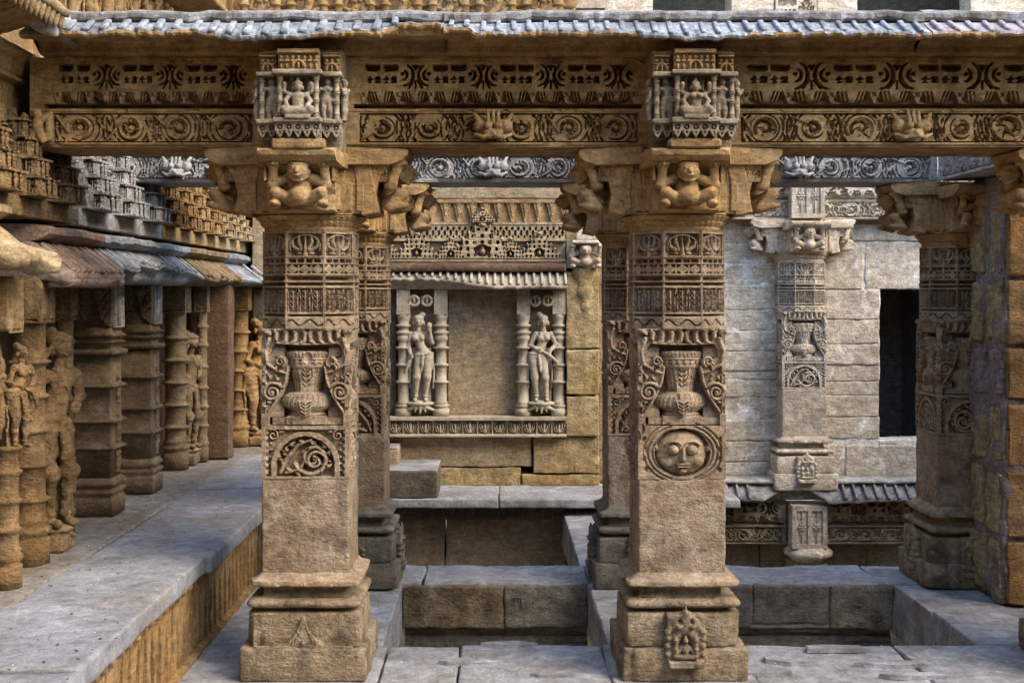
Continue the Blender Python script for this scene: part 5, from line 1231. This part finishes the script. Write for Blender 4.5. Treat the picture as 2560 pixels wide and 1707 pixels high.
# courses below the niche
for k, (a, b, y0, y1, off, mt) in enumerate(((860, 1222, 1001, 1072, .0, 'niche'), (1225, 1376, 1001, 1086, -.03, 'yellow'), (860, 1196, 1073, 1116, -.01, 'yellow'), (1198, 1376, 1088, 1116, -.02, 'yellow'))):
    part('wall_stone', M[mt], nX(a), nX(b), 12.0+off, 12.4, nZ(y1), nZ(y0)-.004, r=.012, step=.04, amp=.009, fs=7, seed=20+k)
part('wall_stone', M['niche'], -2.3, nX(858), 12.0, 12.4, .14, .615, r=.012, step=.2)
part('wall_stone', M['niche'], -3.2, -1.95, 12.62, 12.9, .14, 4.6, r=.012, step=.2); part('wall_stone', M['niche'], -2.3, -1.5, 12.03, 12.4, 2.01, 2.83, r=.012, step=.2)
# lotus course
W = nX(1300)-nX(860); c = Carve(W, .184, .007); c.band(0, .02, .02); lotus_row(c, .0, W, .025, .145, 13, .035); c.band(.15, .184, .03); c.wear(.002, 18, 3)
obj('lotus_course', c.mesh('lotus_course', .3), M['statue'], nw, ((nX(860)+nX(1300))/2, -.10, .617))
# friezes above the niche
W = nX(1298)-nX(840); x0 = nX(840)
c = Carve(W, .37, .0055); nn = int(W/.055); c.h[:] = 0
for i in range(nn):
    x = (i+.5)*W/nn
    c.ell(x, .27, .012, .028, -.05, -.05, 'min', flat=True); c.ell(x+.027, .31, .011, .018, -.05, -.05, 'min', flat=True); c.ell(x+.027, .235, .008, .014, -.05, -.05, 'min', flat=True)
c.band(.19, .205, .02, 'max'); c.band(.0, .19, -.04); c.band(0, .03, .05, 'max'); c.band(.345, .37, .01, 'max')
for cx, ww, hh in ((nX(1108)-x0, .58, .40), (nX(958)-x0, .36, .25), (nX(1238)-x0, .36, .25), (nX(1036)-x0, .26, .2), (nX(1172)-x0, .26, .2), (nX(880)-x0, .3, .22)):
    shrine_shape(c, cx, .03, ww, min(hh, .338), .06, -.045, int(cx*100))
c.wear(.002, 20, 7); obj('shrine_frieze', c.mesh('shrine_frieze', .2), M['niche'], nw, (x0+W/2, -.06, 2.247))
s_top = Carve(.24, .14, .0068); s_top.h[:] = -.03; shrine_shape(s_top, .12, .0, .22, .135, .03, -.03, 9); obj('frieze_crown', s_top.mesh('frieze_crown', .06, drop=-.029), M['niche'], nw, (nX(1108), -.08, 2.615))
c = Carve(W, .235, .0068); c.h[:] = -.03; nn = 15
for i in range(nn+1):
    a = i*W/nn; c.poly([(a-W/nn*.5, .235), (a+W/nn*.5, .235), (a+.008, .015), (a-.008, .015)], .0, 'max'); c.poly([(a-W/nn*.22, .235), (a+W/nn*.22, .235), (a, .06)], .012, 'max')
c.band(.2, .235, .02, 'max'); c.wear(.002, 20, 8); obj('spear_leaf_course', c.mesh('spear_leaf_course', .2), M['warmdark'], nw, (x0+W/2, -.02, 2.60))
# reddish ledge and ribbed eave
V, Q = extrude_x([(.2, 2.152), (-.16, 2.152), (-.18, 2.165), (-.18, 2.215), (-.15, 2.235), (.2, 2.24)], nX(845), nX(1298), 70, .005, 6, 3); obj('red_ledge', make_mesh('red_ledge', V, Q), M['red'], nw)
ea = thing('stone_eave', 'short ribbed eave over the rear niche, left half broken away', 'eave', (0, YN, 2.0))
def ndam(x): return .10 if x < nX(1000) else (.10*(nX(1130)-x)/(nX(1130)-nX(1000)) if x < nX(1130) else 0)
def rag(V):
    lip = np.clip((-.1-V[:, 1])/.12, 0, 1); d = np.array([ndam(x) for x in V[:, 0]]); n = .007*fbm(V*[1, 0, 0], 20, 3); V = V.copy(); V[:, 1] += lip*(d+n); V[:, 2] += lip*(d*.75+n); return V
V, Q = extrude_x([(.2, -.01), (-.08, -.01), (-.2, .0), (-.27, -.006), (-.275, .02), (-.2, .07), (-.1, .14), (.2, .142)], nX(845), nX(1299), 110, .003, 8, 4, rag); obj('eave_slab', make_mesh('eave_slab', V, Q), M['statue'], ea)
for i in range(26):
    x = nX(853)+i*(nX(1296)-nX(853))/25; d = ndam(x); o = obj('rib', me_ribs_n, M['statue'], ea, (x, -.268+d, .022+d*.75)); o.rotation_euler = (R(35), 0, 0); o.scale = (1, 1-d/.24, 1)
# statue panels
def niche_statue(label, xa, xb, figx, pose, seed, grp='standing women flanking the rear niche'):
    x0, x1 = nX(xa), nX(xb); t = thing('niche_statue', label, 'statue', ((x0+x1)/2, 12.0, .802), group=grp); hw = (x1-x0)/2
    for sx in (-1, 1):
        obj('colonnette', me_ncol, M['statue'], t, (sx*(hw-.062), 0, 0)); block('leaf_block', M['statue'], t, sx*(hw-.062)-.062, sx*(hw-.062)+.062, -.06, .1, .952, 1.19, r=.008, step=.1, amp=.002)
        obj('leaf_capital', me_leafn, M['statue'], t, (sx*(hw-.062), -.063, .955))
    block('back_slab', M['niche'], t, -hw+.02, hw-.02, .062, .118, .0, 1.19, r=.008, step=.1, amp=.003)
    obj('figure', me_aps[pose], M['statue'], t, (figx, -.03, .135), 0, .85); obj('pedestal', me_ped, M['statue'], t, (figx, -.03, .09), 0, 1.0)
    for sx in (-1, 1):
        V, Q = tube_mesh([(figx+sx*.06+.045*math.cos(a), -.05, 1.08+.045*math.sin(a)) for a in np.linspace(0, 2*math.pi, 13)], .016, 6); obj('wreath', make_mesh('wreath', V, Q), M['statue'], t)
        V, Q = tube_mesh([(figx+sx*.06, -.05, 1.05), (figx+sx*.06, -.05, 1.11)], .012, 5); obj('wreath_bud', make_mesh('wreath_bud', V, Q), M['statue'], t)
    return t
V, Q = lathe([(.078, 0), (.08, .07), (.06, .075), (.078, .09), (.08, .105), (.058, .11), (.072, .125), (.054, .14), (.052, .3), (.06, .305), (.078, .318), (.076, .326), (.052, .335), (.052, .46), (.06, .466), (.076, .478), (.074, .486), (.05, .495), (.05, .62), (.06, .626), (.078, .638), (.076, .646), (.05, .655), (.05, .70), (.066, .72), (.062, .75), (.05, .76), (.074, .775), (.076, .79), (.05, .80), (.05, .83), (.074, .84), (.074, .855), (.05, .862), (.056, .90), (.064, .93), (.064, .953)], 18); me_ncol = make_mesh('colonnette', V, Q)
c = Carve(.122, .232, .006); c.rect(.012, .11, .012, .22, -.014)
c.tube([(.061, .02), (.061, .2)], .008, 0, -.014)
for k in range(4):
    for sx in (-1, 1): c.arc(.061+sx*.03, .06+k*.042, .026, *((-60, 120) if sx > 0 else (60, 240)), .006, 0, -.014, n=8)
c.wear(.001, 30); me_leafn = c.mesh('leaf_capital', .01)
niche_statue('stone woman raising one hand, left of the rear niche, between ringed colonnettes', 912, 1028, -.015, 0, 1)
niche_statue('stone woman with arm across her waist, right of the rear niche', 1187, 1299, .0, 1, 2)
# yellow pier right of the niche, with its little squatting capital
pr = thing('yellow_pier', 'yellow stone pier right of the rear niche', 'pier', (nX(1337), 11.95, 0))
for k, (y0, y1) in enumerate(((622, 800), (802, 905), (907, 1000))):
    V, Q = rbox(-.155, .155, -.03, .35, nZ(y1), nZ(y0)-.004, r=.015, step=.03, amp=.009, fs=8, seed=40+k); obj('pier_stone', make_mesh('pier_stone', V, Q), M['yellow'], pr)
block('pier_top', M['yellow'], pr, -.15, .15, .05, .35, nZ(620), 3.3, r=.01, step=.2)
cp = thing('dwarf_capital', 'small pale capital with a squatting figure on the yellow pier', 'capital', (nX(1342), 11.9, nZ(615)))
obj('dwarf_figure', me_dwarf, M['palewarm'], cp, (0, .03, .0), 0, (1.0, 1, .85)); block('capital_slab', M['pale'], cp, -.13, .13, -.16, .06, .215, .25, r=.012, step=.04, amp=.005); block('capital_cap', M['pale'], cp, -.09, .09, -.1, .06, .251, .35, r=.02, step=.04, amp=.006)
V, Q = lathe([(.02, -.42), (.045, -.4), (.05, -.34), (.03, -.31), (.075, -.27), (.085, -.2), (.06, -.16), (.10, -.09), (.12, -.03), (.13, -.002)], 16); obj('hanging_stem', make_mesh('hanging_stem', V*np.array([1, .6, 1]), Q), M['yellow'], cp, (0, .03, 0))
# small bracket statue high on the niche wall
bs = thing('bracket_statue', 'small golden statue on a bracket above the niche, left side', 'statue', (nX(972), 11.9, nZ(512)))
obj('figure', me_aps[2], M['warm'], bs, (0, 0, 0), R(-20), .24); block('bracket', M['warm'], bs, -.04, .1, .03, .2, -.02, .3, r=.01, step=.05); block('bracket_top', M['niche'], bs, -.09, .12, -.06, .2, .301, .34, r=.008, step=.05)
# bench, steps, wall below the bench
bn = thing('stone_bench', 'grey stone bench slab at the foot of the rear niche wall', 'bench', (0, 11.6, 0))
for k, (a, b) in enumerate(((-2.4, .02), (.03, 2.14))):
    V, Q = rbox(a, b, -.42, .39, .07, .152-.003*k, r=.014, step=.06, amp=.006, seed=60+k); obj('bench_slab', make_mesh('bench_slab', V, Q), M['floor'], bn)
c = Carve(3.2, .14, .011); c.h[:] = -.03; c.band(.1, .14, 0)
for i in range(36): a = (i+.5)*3.2/36; c.poly([(a-.035, .1), (a+.035, .1), (a, .03)], 0, 'max'); c.ell(a, .05, .01, .03, .004, -.03)
c.wear(.002); obj('toothed_trim', c.mesh('toothed_trim', .1), M['dark'], bn, (-.6, -.2, -.072))
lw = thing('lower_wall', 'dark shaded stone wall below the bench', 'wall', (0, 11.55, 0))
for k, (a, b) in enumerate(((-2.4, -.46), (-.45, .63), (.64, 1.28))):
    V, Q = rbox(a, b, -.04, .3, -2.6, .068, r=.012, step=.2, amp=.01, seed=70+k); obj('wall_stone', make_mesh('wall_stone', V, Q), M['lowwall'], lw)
for k, (lab, a, b, y0, z1) in enumerate((('upper grey step block beside the rear bench', 780, 914, 11.55, .54), ('lower grey step block on the rear bench', 885, 1005, 11.22, .385))):
    t = thing('step_block', lab, 'step', (0, 0, 0), group='step blocks up to the ledge'); block('step_stone', M['dark'] if k else M['niche'], t, nX(a), dx(b, y0), y0, 11.98, .154, z1, r=.012, step=.05, amp=.005, seed=k)
    block('step_top', M['floor'], t, nX(a)+.004, dx(b, y0)-.004, y0+.004, 11.975, z1+.001, z1+.012, r=.005, step=.06, amp=.001)

# ================================================================== far wall on the right (Y = 13)
YF = 13.0; fX = lambda d: dx(d, YF); fZ = lambda d: dz(d, YF)
fw = thing('far_wall', 'pale limewashed wall of stone courses at the back right', 'wall', (3, YF, 0)); rnd = random.Random(5)
def fstone(a, b, y0, y1, seed, mat='pale'):
    e = rnd.uniform(-.012, .012); V, Q = rbox(fX(a)-3+.006, fX(b)-3-.006, -.01+e, .12, fZ(y1)+.006, fZ(y0)-.006, r=.009, step=.035, amp=.007, fs=9, seed=seed, oct=4, chip=.04); obj('stone', make_mesh('stone', V, Q), M[mat], fw)
k = 0
for a, b, ys in ((1655, 1786, (515, 560, 607, 656, 712, 760, 806, 852, 872, 912, 965, 1012, 1060, 1102)), (1560, 1653, (515, 600, 690, 770, 860, 950, 1030, 1102)), (1887, 2020, (666, 734, 790, 838, 876, 908, 957, 1008))):
    for y0, y1 in zip(ys[:-1], ys[1:]): fstone(a+rnd.uniform(-3, 3), b, y0, y1, k); k += 1
for a, b, y0, y1 in ((1889, 1982, 558, 665), (1985, 2112, 556, 665), (2114, 2300, 556, 665), (1952, 2150, 514, 555), (1786, 1850, 514, 556), (1851, 1950, 514, 556), (1786, 1880, 560, 664), (1905, 1938, 1021, 1101), (1941, 2106, 1021, 1101), (2108, 2300, 1021, 1101), (1887, 1903, 1010, 1101), (2165, 2400, 666, 1020), (2302, 2500, 514, 664), (2302, 2500, 1021, 1101), (2402, 2560, 666, 1020), (2502, 2780, 514, 664), (2502, 2780, 1021, 1101), (2562, 2780, 666, 840), (2562, 2780, 841, 1020)):
    fstone(a, b, y0, y1, k); k += 1
fstone(2018, 2166, 1009, 1020, 99, 'mortar')
def mort(a, b, y0, y1): V, Q = rbox(fX(a)-3, fX(b)-3, .002, .3, fZ(y1), fZ(y0), r=.004, step=.035, amp=.012, fs=7, seed=8, oct=4); obj('mortar_bed', make_mesh('mortar_bed', V, Q), M['mortar'], fw)
mort(1560, 2020, 514, 1101); mort(2020, 2780, 514, 664); mort(2020, 2780, 1010, 1101); mort(2166, 2780, 664, 1010)
for k, (y0, y1) in enumerate(((514, 700), (701, 880), (881, 1101))): fstone(1290, 1557, y0, y1, 120+k)
V, Q = rbox(-2.1, 2.6, -.0, .3, 2.64, 3.3, r=.01, step=.5, amp=0); obj('stone', make_mesh('stone', V, Q), M['pale'], fw)
# unlit chamber behind the opening
V, Q = rbox(fX(1960)-3, fX(2200)-3, .32, 1.8, fZ(1100), fZ(560), r=.02, step=.5, amp=0); Q = Q[:, ::-1]
keep = ~np.all(np.abs(V[Q][:, :, 1]-.32) < .03, axis=1); obj('chamber', make_mesh('chamber', V, Q[keep]), M['void'], fw)
ap = 'pale engaged column against the far right wall'
make_column(ap, fX(1837)-.02, 12.72, 'arch', 9, 'shrine', group=None)
far_c = [o for o in bpy.data.objects if o.get('label') == ap][0]
for ch in far_c.children_recursive:
    if ch.type == 'MESH':
        o_m = ch.active_material.name
        nm = {'tan_sandstone': 'palecol', 'pitted_tan_sandstone': 'palecol', 'grey_tan_sandstone': 'pale', 'ochre_sandstone': 'palewarm'}.get(o_m)
        if nm: ch.material_slots[0].link = 'OBJECT'; ch.material_slots[0].material = M[nm]
carved_beam('pale carved beam across the far right wall above its column', 1.0, 5.6, 12.78, ZB, M['palecol'], 31, (), res=.0115, n_lace=9, group=G, scroll_n=17)
def diamond_block(label, X, Y, z0, w_, hh):
    t = thing('diamond_block', label, 'stone block', (X, Y, z0), group='blocks carved with paired lozenge flowers'); c = Carve(w_, hh, .007)
    for sx in (-1, 1):
        cx = w_/2+sx*w_*.21; c.rect(cx-w_*.15, cx+w_*.15, hh*.1, hh*.88, -.035)
        c.poly([(cx, hh*.1), (cx+w_*.12, hh*.49), (cx, hh*.88), (cx-w_*.12, hh*.49)], -.012); c.tube([(cx, hh*.12), (cx, hh*.86)], .006, .0, -.02)
        for a in range(6): c.ell(cx+.026*math.cos(a*1.047), hh*.49+.026*math.sin(a*1.047), .02, .011, .006, -.02, rot=a*1.047)
        c.ell(cx, hh*.49, .012, .012, .012, -.02)
    c.wear(.002); obj('carved_front', c.mesh('carved_front', .02), M['palecol'], t); block('core', M['pale'], t, -w_/2, w_/2, .021, .35, 0, hh, r=.006, step=.1, amp=.002); return t
diamond_block('block with two lozenge flowers on the far beam above the engaged column', fX(1838), 12.66, 2.70, .33, .44)
diamond_block('block with two lozenge flowers on the lower far beam', fX(1838), 12.60, -.565, .345, .42)
# storey below: eave, beam, capital
t = thing('stone_eave', 'bluish ribbed eave on the far wall just above the floor slabs', 'eave', (3.3, 12.8, 0), group='eaves of the far wall')
def rag(V):
    lip = np.clip((-.1-V[:, 1])/.12, 0, 1); n = .02*fbm(V*[1, 0, 0], 3, 3)+.012*fbm(V*[1, 0, 0], 18, 4); d = np.array([bumpf(x, -.35, .32, .16) for x in V[:, 0]]); V = V.copy(); V[:, 1] += lip*(np.abs(n)+d); V[:, 2] += lip*(n+d*.6); return V
V, Q = extrude_x([(.2, -.1), (-.1, -.1), (-.25, -.1), (-.3, -.08), (-.2, -.02), (-.1, .05), (.2, .06)], -1.7, 2.2, 130, .006, 6, 3, rag); obj('eave_slab', make_mesh('eave_slab', V, Q), M['cap'], t)
for i in range(36):
    x = -1.65+i*.105
    if -.75 < x < .1 or x < -1.2: continue
    o = obj('rib', me_ribs_n, M['cap'], t, (x, -.285, -.07)); o.rotation_euler = (R(34), 0, 0)
V, Q = extrude_x([(.2, .061), (-.12, .061), (-.15, .075), (-.14, .10), (.2, .11)], -1.7, 2.2, 100, .012, 5, 7); obj('capping_course', make_mesh('capping_course', V, Q), M['grey'], t)
carved_beam('shaded carved beam of the storey below on the far wall, left of its lozenge block', 1.0, fX(1796)-.01, 12.78, -.56, M['greytan'], 33, (), res=.011, n_lace=4, group=G)
carved_beam('brown carved beam of the storey below on the far wall, right of its lozenge block', fX(1880)+.01, 5.6, 12.78, -.56, M['column'], 34, (), res=.011, n_lace=6, group=G)
t = thing('lower_capital', 'stone capital under the lower lozenge block at the far wall', 'capital', (fX(1842), 12.75, -.58))
V, Q = lathe([(.16, -.14), (.18, -.1), (.235, -.07), (.24, -.03), (.2, -.005), (.19, .012)], 20); obj('capital_disc', make_mesh('capital_disc', V, Q), M['pale'], t); block('capital_core', M['greytan'], t, -.17, .17, -.15, .3, -.6, -.142, r=.02, step=.1)
t = thing('lower_far_wall', 'dim wall of the storey below at the back right', 'wall', (3.3, 13.1, 0))
for k, (a, b) in enumerate(((-2.3, -.6), (-.59, .5), (.51, 2.3))): V, Q = rbox(a, b, 0, .4, -2.6, -.57, r=.01, step=.3, amp=.01, seed=k); obj('wall_stone', make_mesh('wall_stone', V, Q), M['greytan'], t)
# top storey: pale stones, carved strip and two black openings at the top edge
up = thing('upper_far_wall', 'pale upper storey wall with two black openings along the top edge', 'wall', (3, YF, 0))
def ust(px0, px1, z0, z1, seed, mat='pale', y0=-.02):
    V, Q = rbox(wx(px0, YF)-3, wx(px1, YF)-3, y0, .3, z0, z1, r=.012, step=.08, amp=.006, seed=seed); obj('stone', make_mesh('stone', V, Q), M[mat], up)
for k, (a, b) in enumerate(((1515, 1632), (1826, 1936), (2042, 2142), (2424, 2700))): ust(a, b, 3.95, 5.3, k)
ust(1480, 2700, 3.2, 3.94, 9)
for k, (a, b) in enumerate(((1632, 1826), (2142, 2424))): ust(a, b, 3.95, 4.58, 20+k)
V, Q = rbox(wx(1560, YF)-3, wx(2500, YF)-3, .31, 1.6, 3.6, 5.6, r=.02, step=.6, amp=0); Q = Q[:, ::-1]; keep = ~np.all(np.abs(V[Q][:, :, 1]-.31) < .03, axis=1); obj('chamber', make_mesh('chamber', V, Q[keep]), M['void'], up)
c = Carve(.42, 1.2, .012); lace(c, .02, .4, .7, .95, 1, .04); lace(c, .02, .4, .4, .65, 1, .04); obj('carved_strip', c.mesh('carved_strip', .05), M['pale'], up, (wx(1989, YF)-3, -.03, 4.0))
c = Carve(.33, 1.2, .012); scroll(c, .02, .31, .55, .85, .04, 4, 1); scroll(c, .02, .31, .2, .5, .04, 4, 1); obj('carved_strip', c.mesh('carved_strip', .05), M['palecol'], up, (wx(1474, YF)-3, -.03, 4.0))
# upper niches with figures over the rear wall, cut by the top edge
names = ('leftmost', 'second from left', 'third from left', 'fourth from left', 'fifth from left', 'sixth from left', 'rightmost')
uw = thing('upper_rear_wall', 'golden wall behind the upper niche figures along the top edge', 'wall', (-.7, 12.3, 4.39)); block('wall_stone', M['warm'], uw, -1.9, 1.45, 0, .4, 0, 1.2, r=.01, step=.3)
for i in range(7):
    X = wx(650+i*118, 11.9); t = thing('upper_niche', 'golden carved figure between round posts along the top edge, '+names[i], 'statue', (X, 11.95, 4.385), group='carved figures along the top edge')
    obj('figure', me_aps[(i*2+1) % 4], M['warm'], t, (0, -.02, -.28), 0, .82); obj('post', me_ncol, M['warm'], t, (-.15, -.02, .0), 0, .8); obj('post', me_ncol, M['warm'], t, (.15, -.02, .0), 0, .8)
    V, Q = lathe([(.001, -.03), (.09, -.03), (.1, -.02), (.1, .0), (.07, .01), (.06, .02), (.001, .02)], 20, lambda k, r, a: r*(1-.1*(math.sin(a*10) > 0))); o = obj('wheel', make_mesh('wheel', V, Q), M['warm'], t, (.24, .0, .32)); o.rotation_euler = (R(90), 0, 0)

# ================================================================== rubble pillar on the right
rp = thing('rubble_pillar', 'rough pillar of orange stones and purplish mortar at the right edge', 'pillar', (3.14, 7.93, 0)); rnd = random.Random(9)
V, Q = rbox(.013, .62, .010, .525, .0, 2.69, r=.02, step=.03, amp=.022, fs=8, seed=3, oct=4); obj('mortar_core', make_mesh('mortar_core', V, Q), M['plum'], rp)
zs = [.0, .42, .86, 1.28, 1.62, 2.05, 2.69]
for k, (z0, z1) in enumerate(zip(zs[:-1], zs[1:])):
    V, Q = rbox(.035, .42+.2*(k % 2), -.012+rnd.uniform(-.01, .01), .2, z0+.012, z1-.02, r=.016, step=.03, amp=.012, fs=9, seed=k, oct=4); obj('stone', make_mesh('stone', V, Q), M['orange'], rp)
    m = 'rubble' if k not in (3,) else 'plumstone'
    sp = rnd.uniform(.22, .3)
    for q, (y0, y1) in enumerate(((.03, sp-.05), (sp+.045, .51))):
        V, Q = rbox(.004+rnd.uniform(-.008, .008), .2, y0, y1, z0+.02+rnd.uniform(0, .03), z1-.02-rnd.uniform(0, .03), r=.014, step=.022, amp=.014, fs=14, seed=50+k*2+q, oct=4); obj('stone', make_mesh('stone', V, Q), M[m], rp)

# ================================================================== litter: pale chips and droppings on the ledge and slabs
rnd = random.Random(11); V = []; Q = []
def chip(x, y, z, r):
    n0 = len(V); a0 = rnd.uniform(0, 6.28)
    for i in range(5): a = a0+i*1.2566; q = r*rnd.uniform(.5, 1.1); V.append((x+q*math.cos(a), y+q*math.sin(a)*1.3, z+.0005))
    V.append((x, y, z+r*.45))
    for i in range(5): Q.append((n0+i, n0+(i+1) % 5, n0+5))
lit = []
for k in range(230): chip(rnd.uniform(-2.35, -1.56), 4.6+7*rnd.random(), ZL+.003, rnd.uniform(.0015, .006))
for k in range(120): chip(rnd.uniform(-.6, 2.8), rnd.uniform(6.3, 7.08), .003, rnd.uniform(.002, .006))
for k in range(60): chip(rnd.uniform(-.6, .6), rnd.uniform(8.65, 9.15), .004, rnd.uniform(.003, .007))
for k in range(110): chip(rnd.uniform(-.9, .9), rnd.uniform(11.25, 11.9), .155, rnd.uniform(.004, .011))
o = obj('litter', make_mesh('litter', V, Q, False), M['chip']); tag(o, 'pale grit and droppings scattered over ledge and slabs', 'litter', kind='stuff')
V = []; Q = []
for k in range(260): chip(rnd.uniform(-2.4, -1.56), 4.6+7*rnd.random(), ZL+.003, rnd.uniform(.003, .010))
o = obj('dry_leaves', make_mesh('dry_leaves', V, Q, False), M['leaf']); tag(o, 'dark dry leaf crumbs scattered over the ledge', 'litter', kind='stuff')
# old letters scratched into the stones below the second walk
def scratch(strokes, sx, sy, sc_, label):
    V_, Q_ = [], []; n0 = 0
    for st in strokes:
        pts = [(wx(sx+sc_*x, 8.565), 8.556, wz(sy+sc_*y, 8.565)) for x, y in st]; v, q = tube_mesh(pts, .0045, 6); V_.append(v); Q_ += [tuple(i+n0 for i in f) for f in q]; n0 += len(v)
    o = obj('scratched_letter', make_mesh('scratched_letter', np.concatenate(V_), Q_), M['void'], floor); o['label'] = label
scratch([[(905, 1062), (940, 1055), (978, 1054)], [(932, 1060), (912, 1092), (935, 1100), (948, 1080), (950, 1060)], [(966, 1056), (966, 1095), (970, 1132)]], 900, 1050, .419, 'letter-like mark cut into the grey stone')
scratch([[(890, 1094), (920, 1104), (946, 1100)], [(984, 1098), (992, 1130), (1002, 1172)], [(1012, 1094), (1026, 1140), (1018, 1176), (1000, 1190)], [(1036, 1128), (1060, 1160), (1066, 1176), (1012, 1196)]], 1760, 1050, .419, 'letter-like mark cut into the grey stone at right')
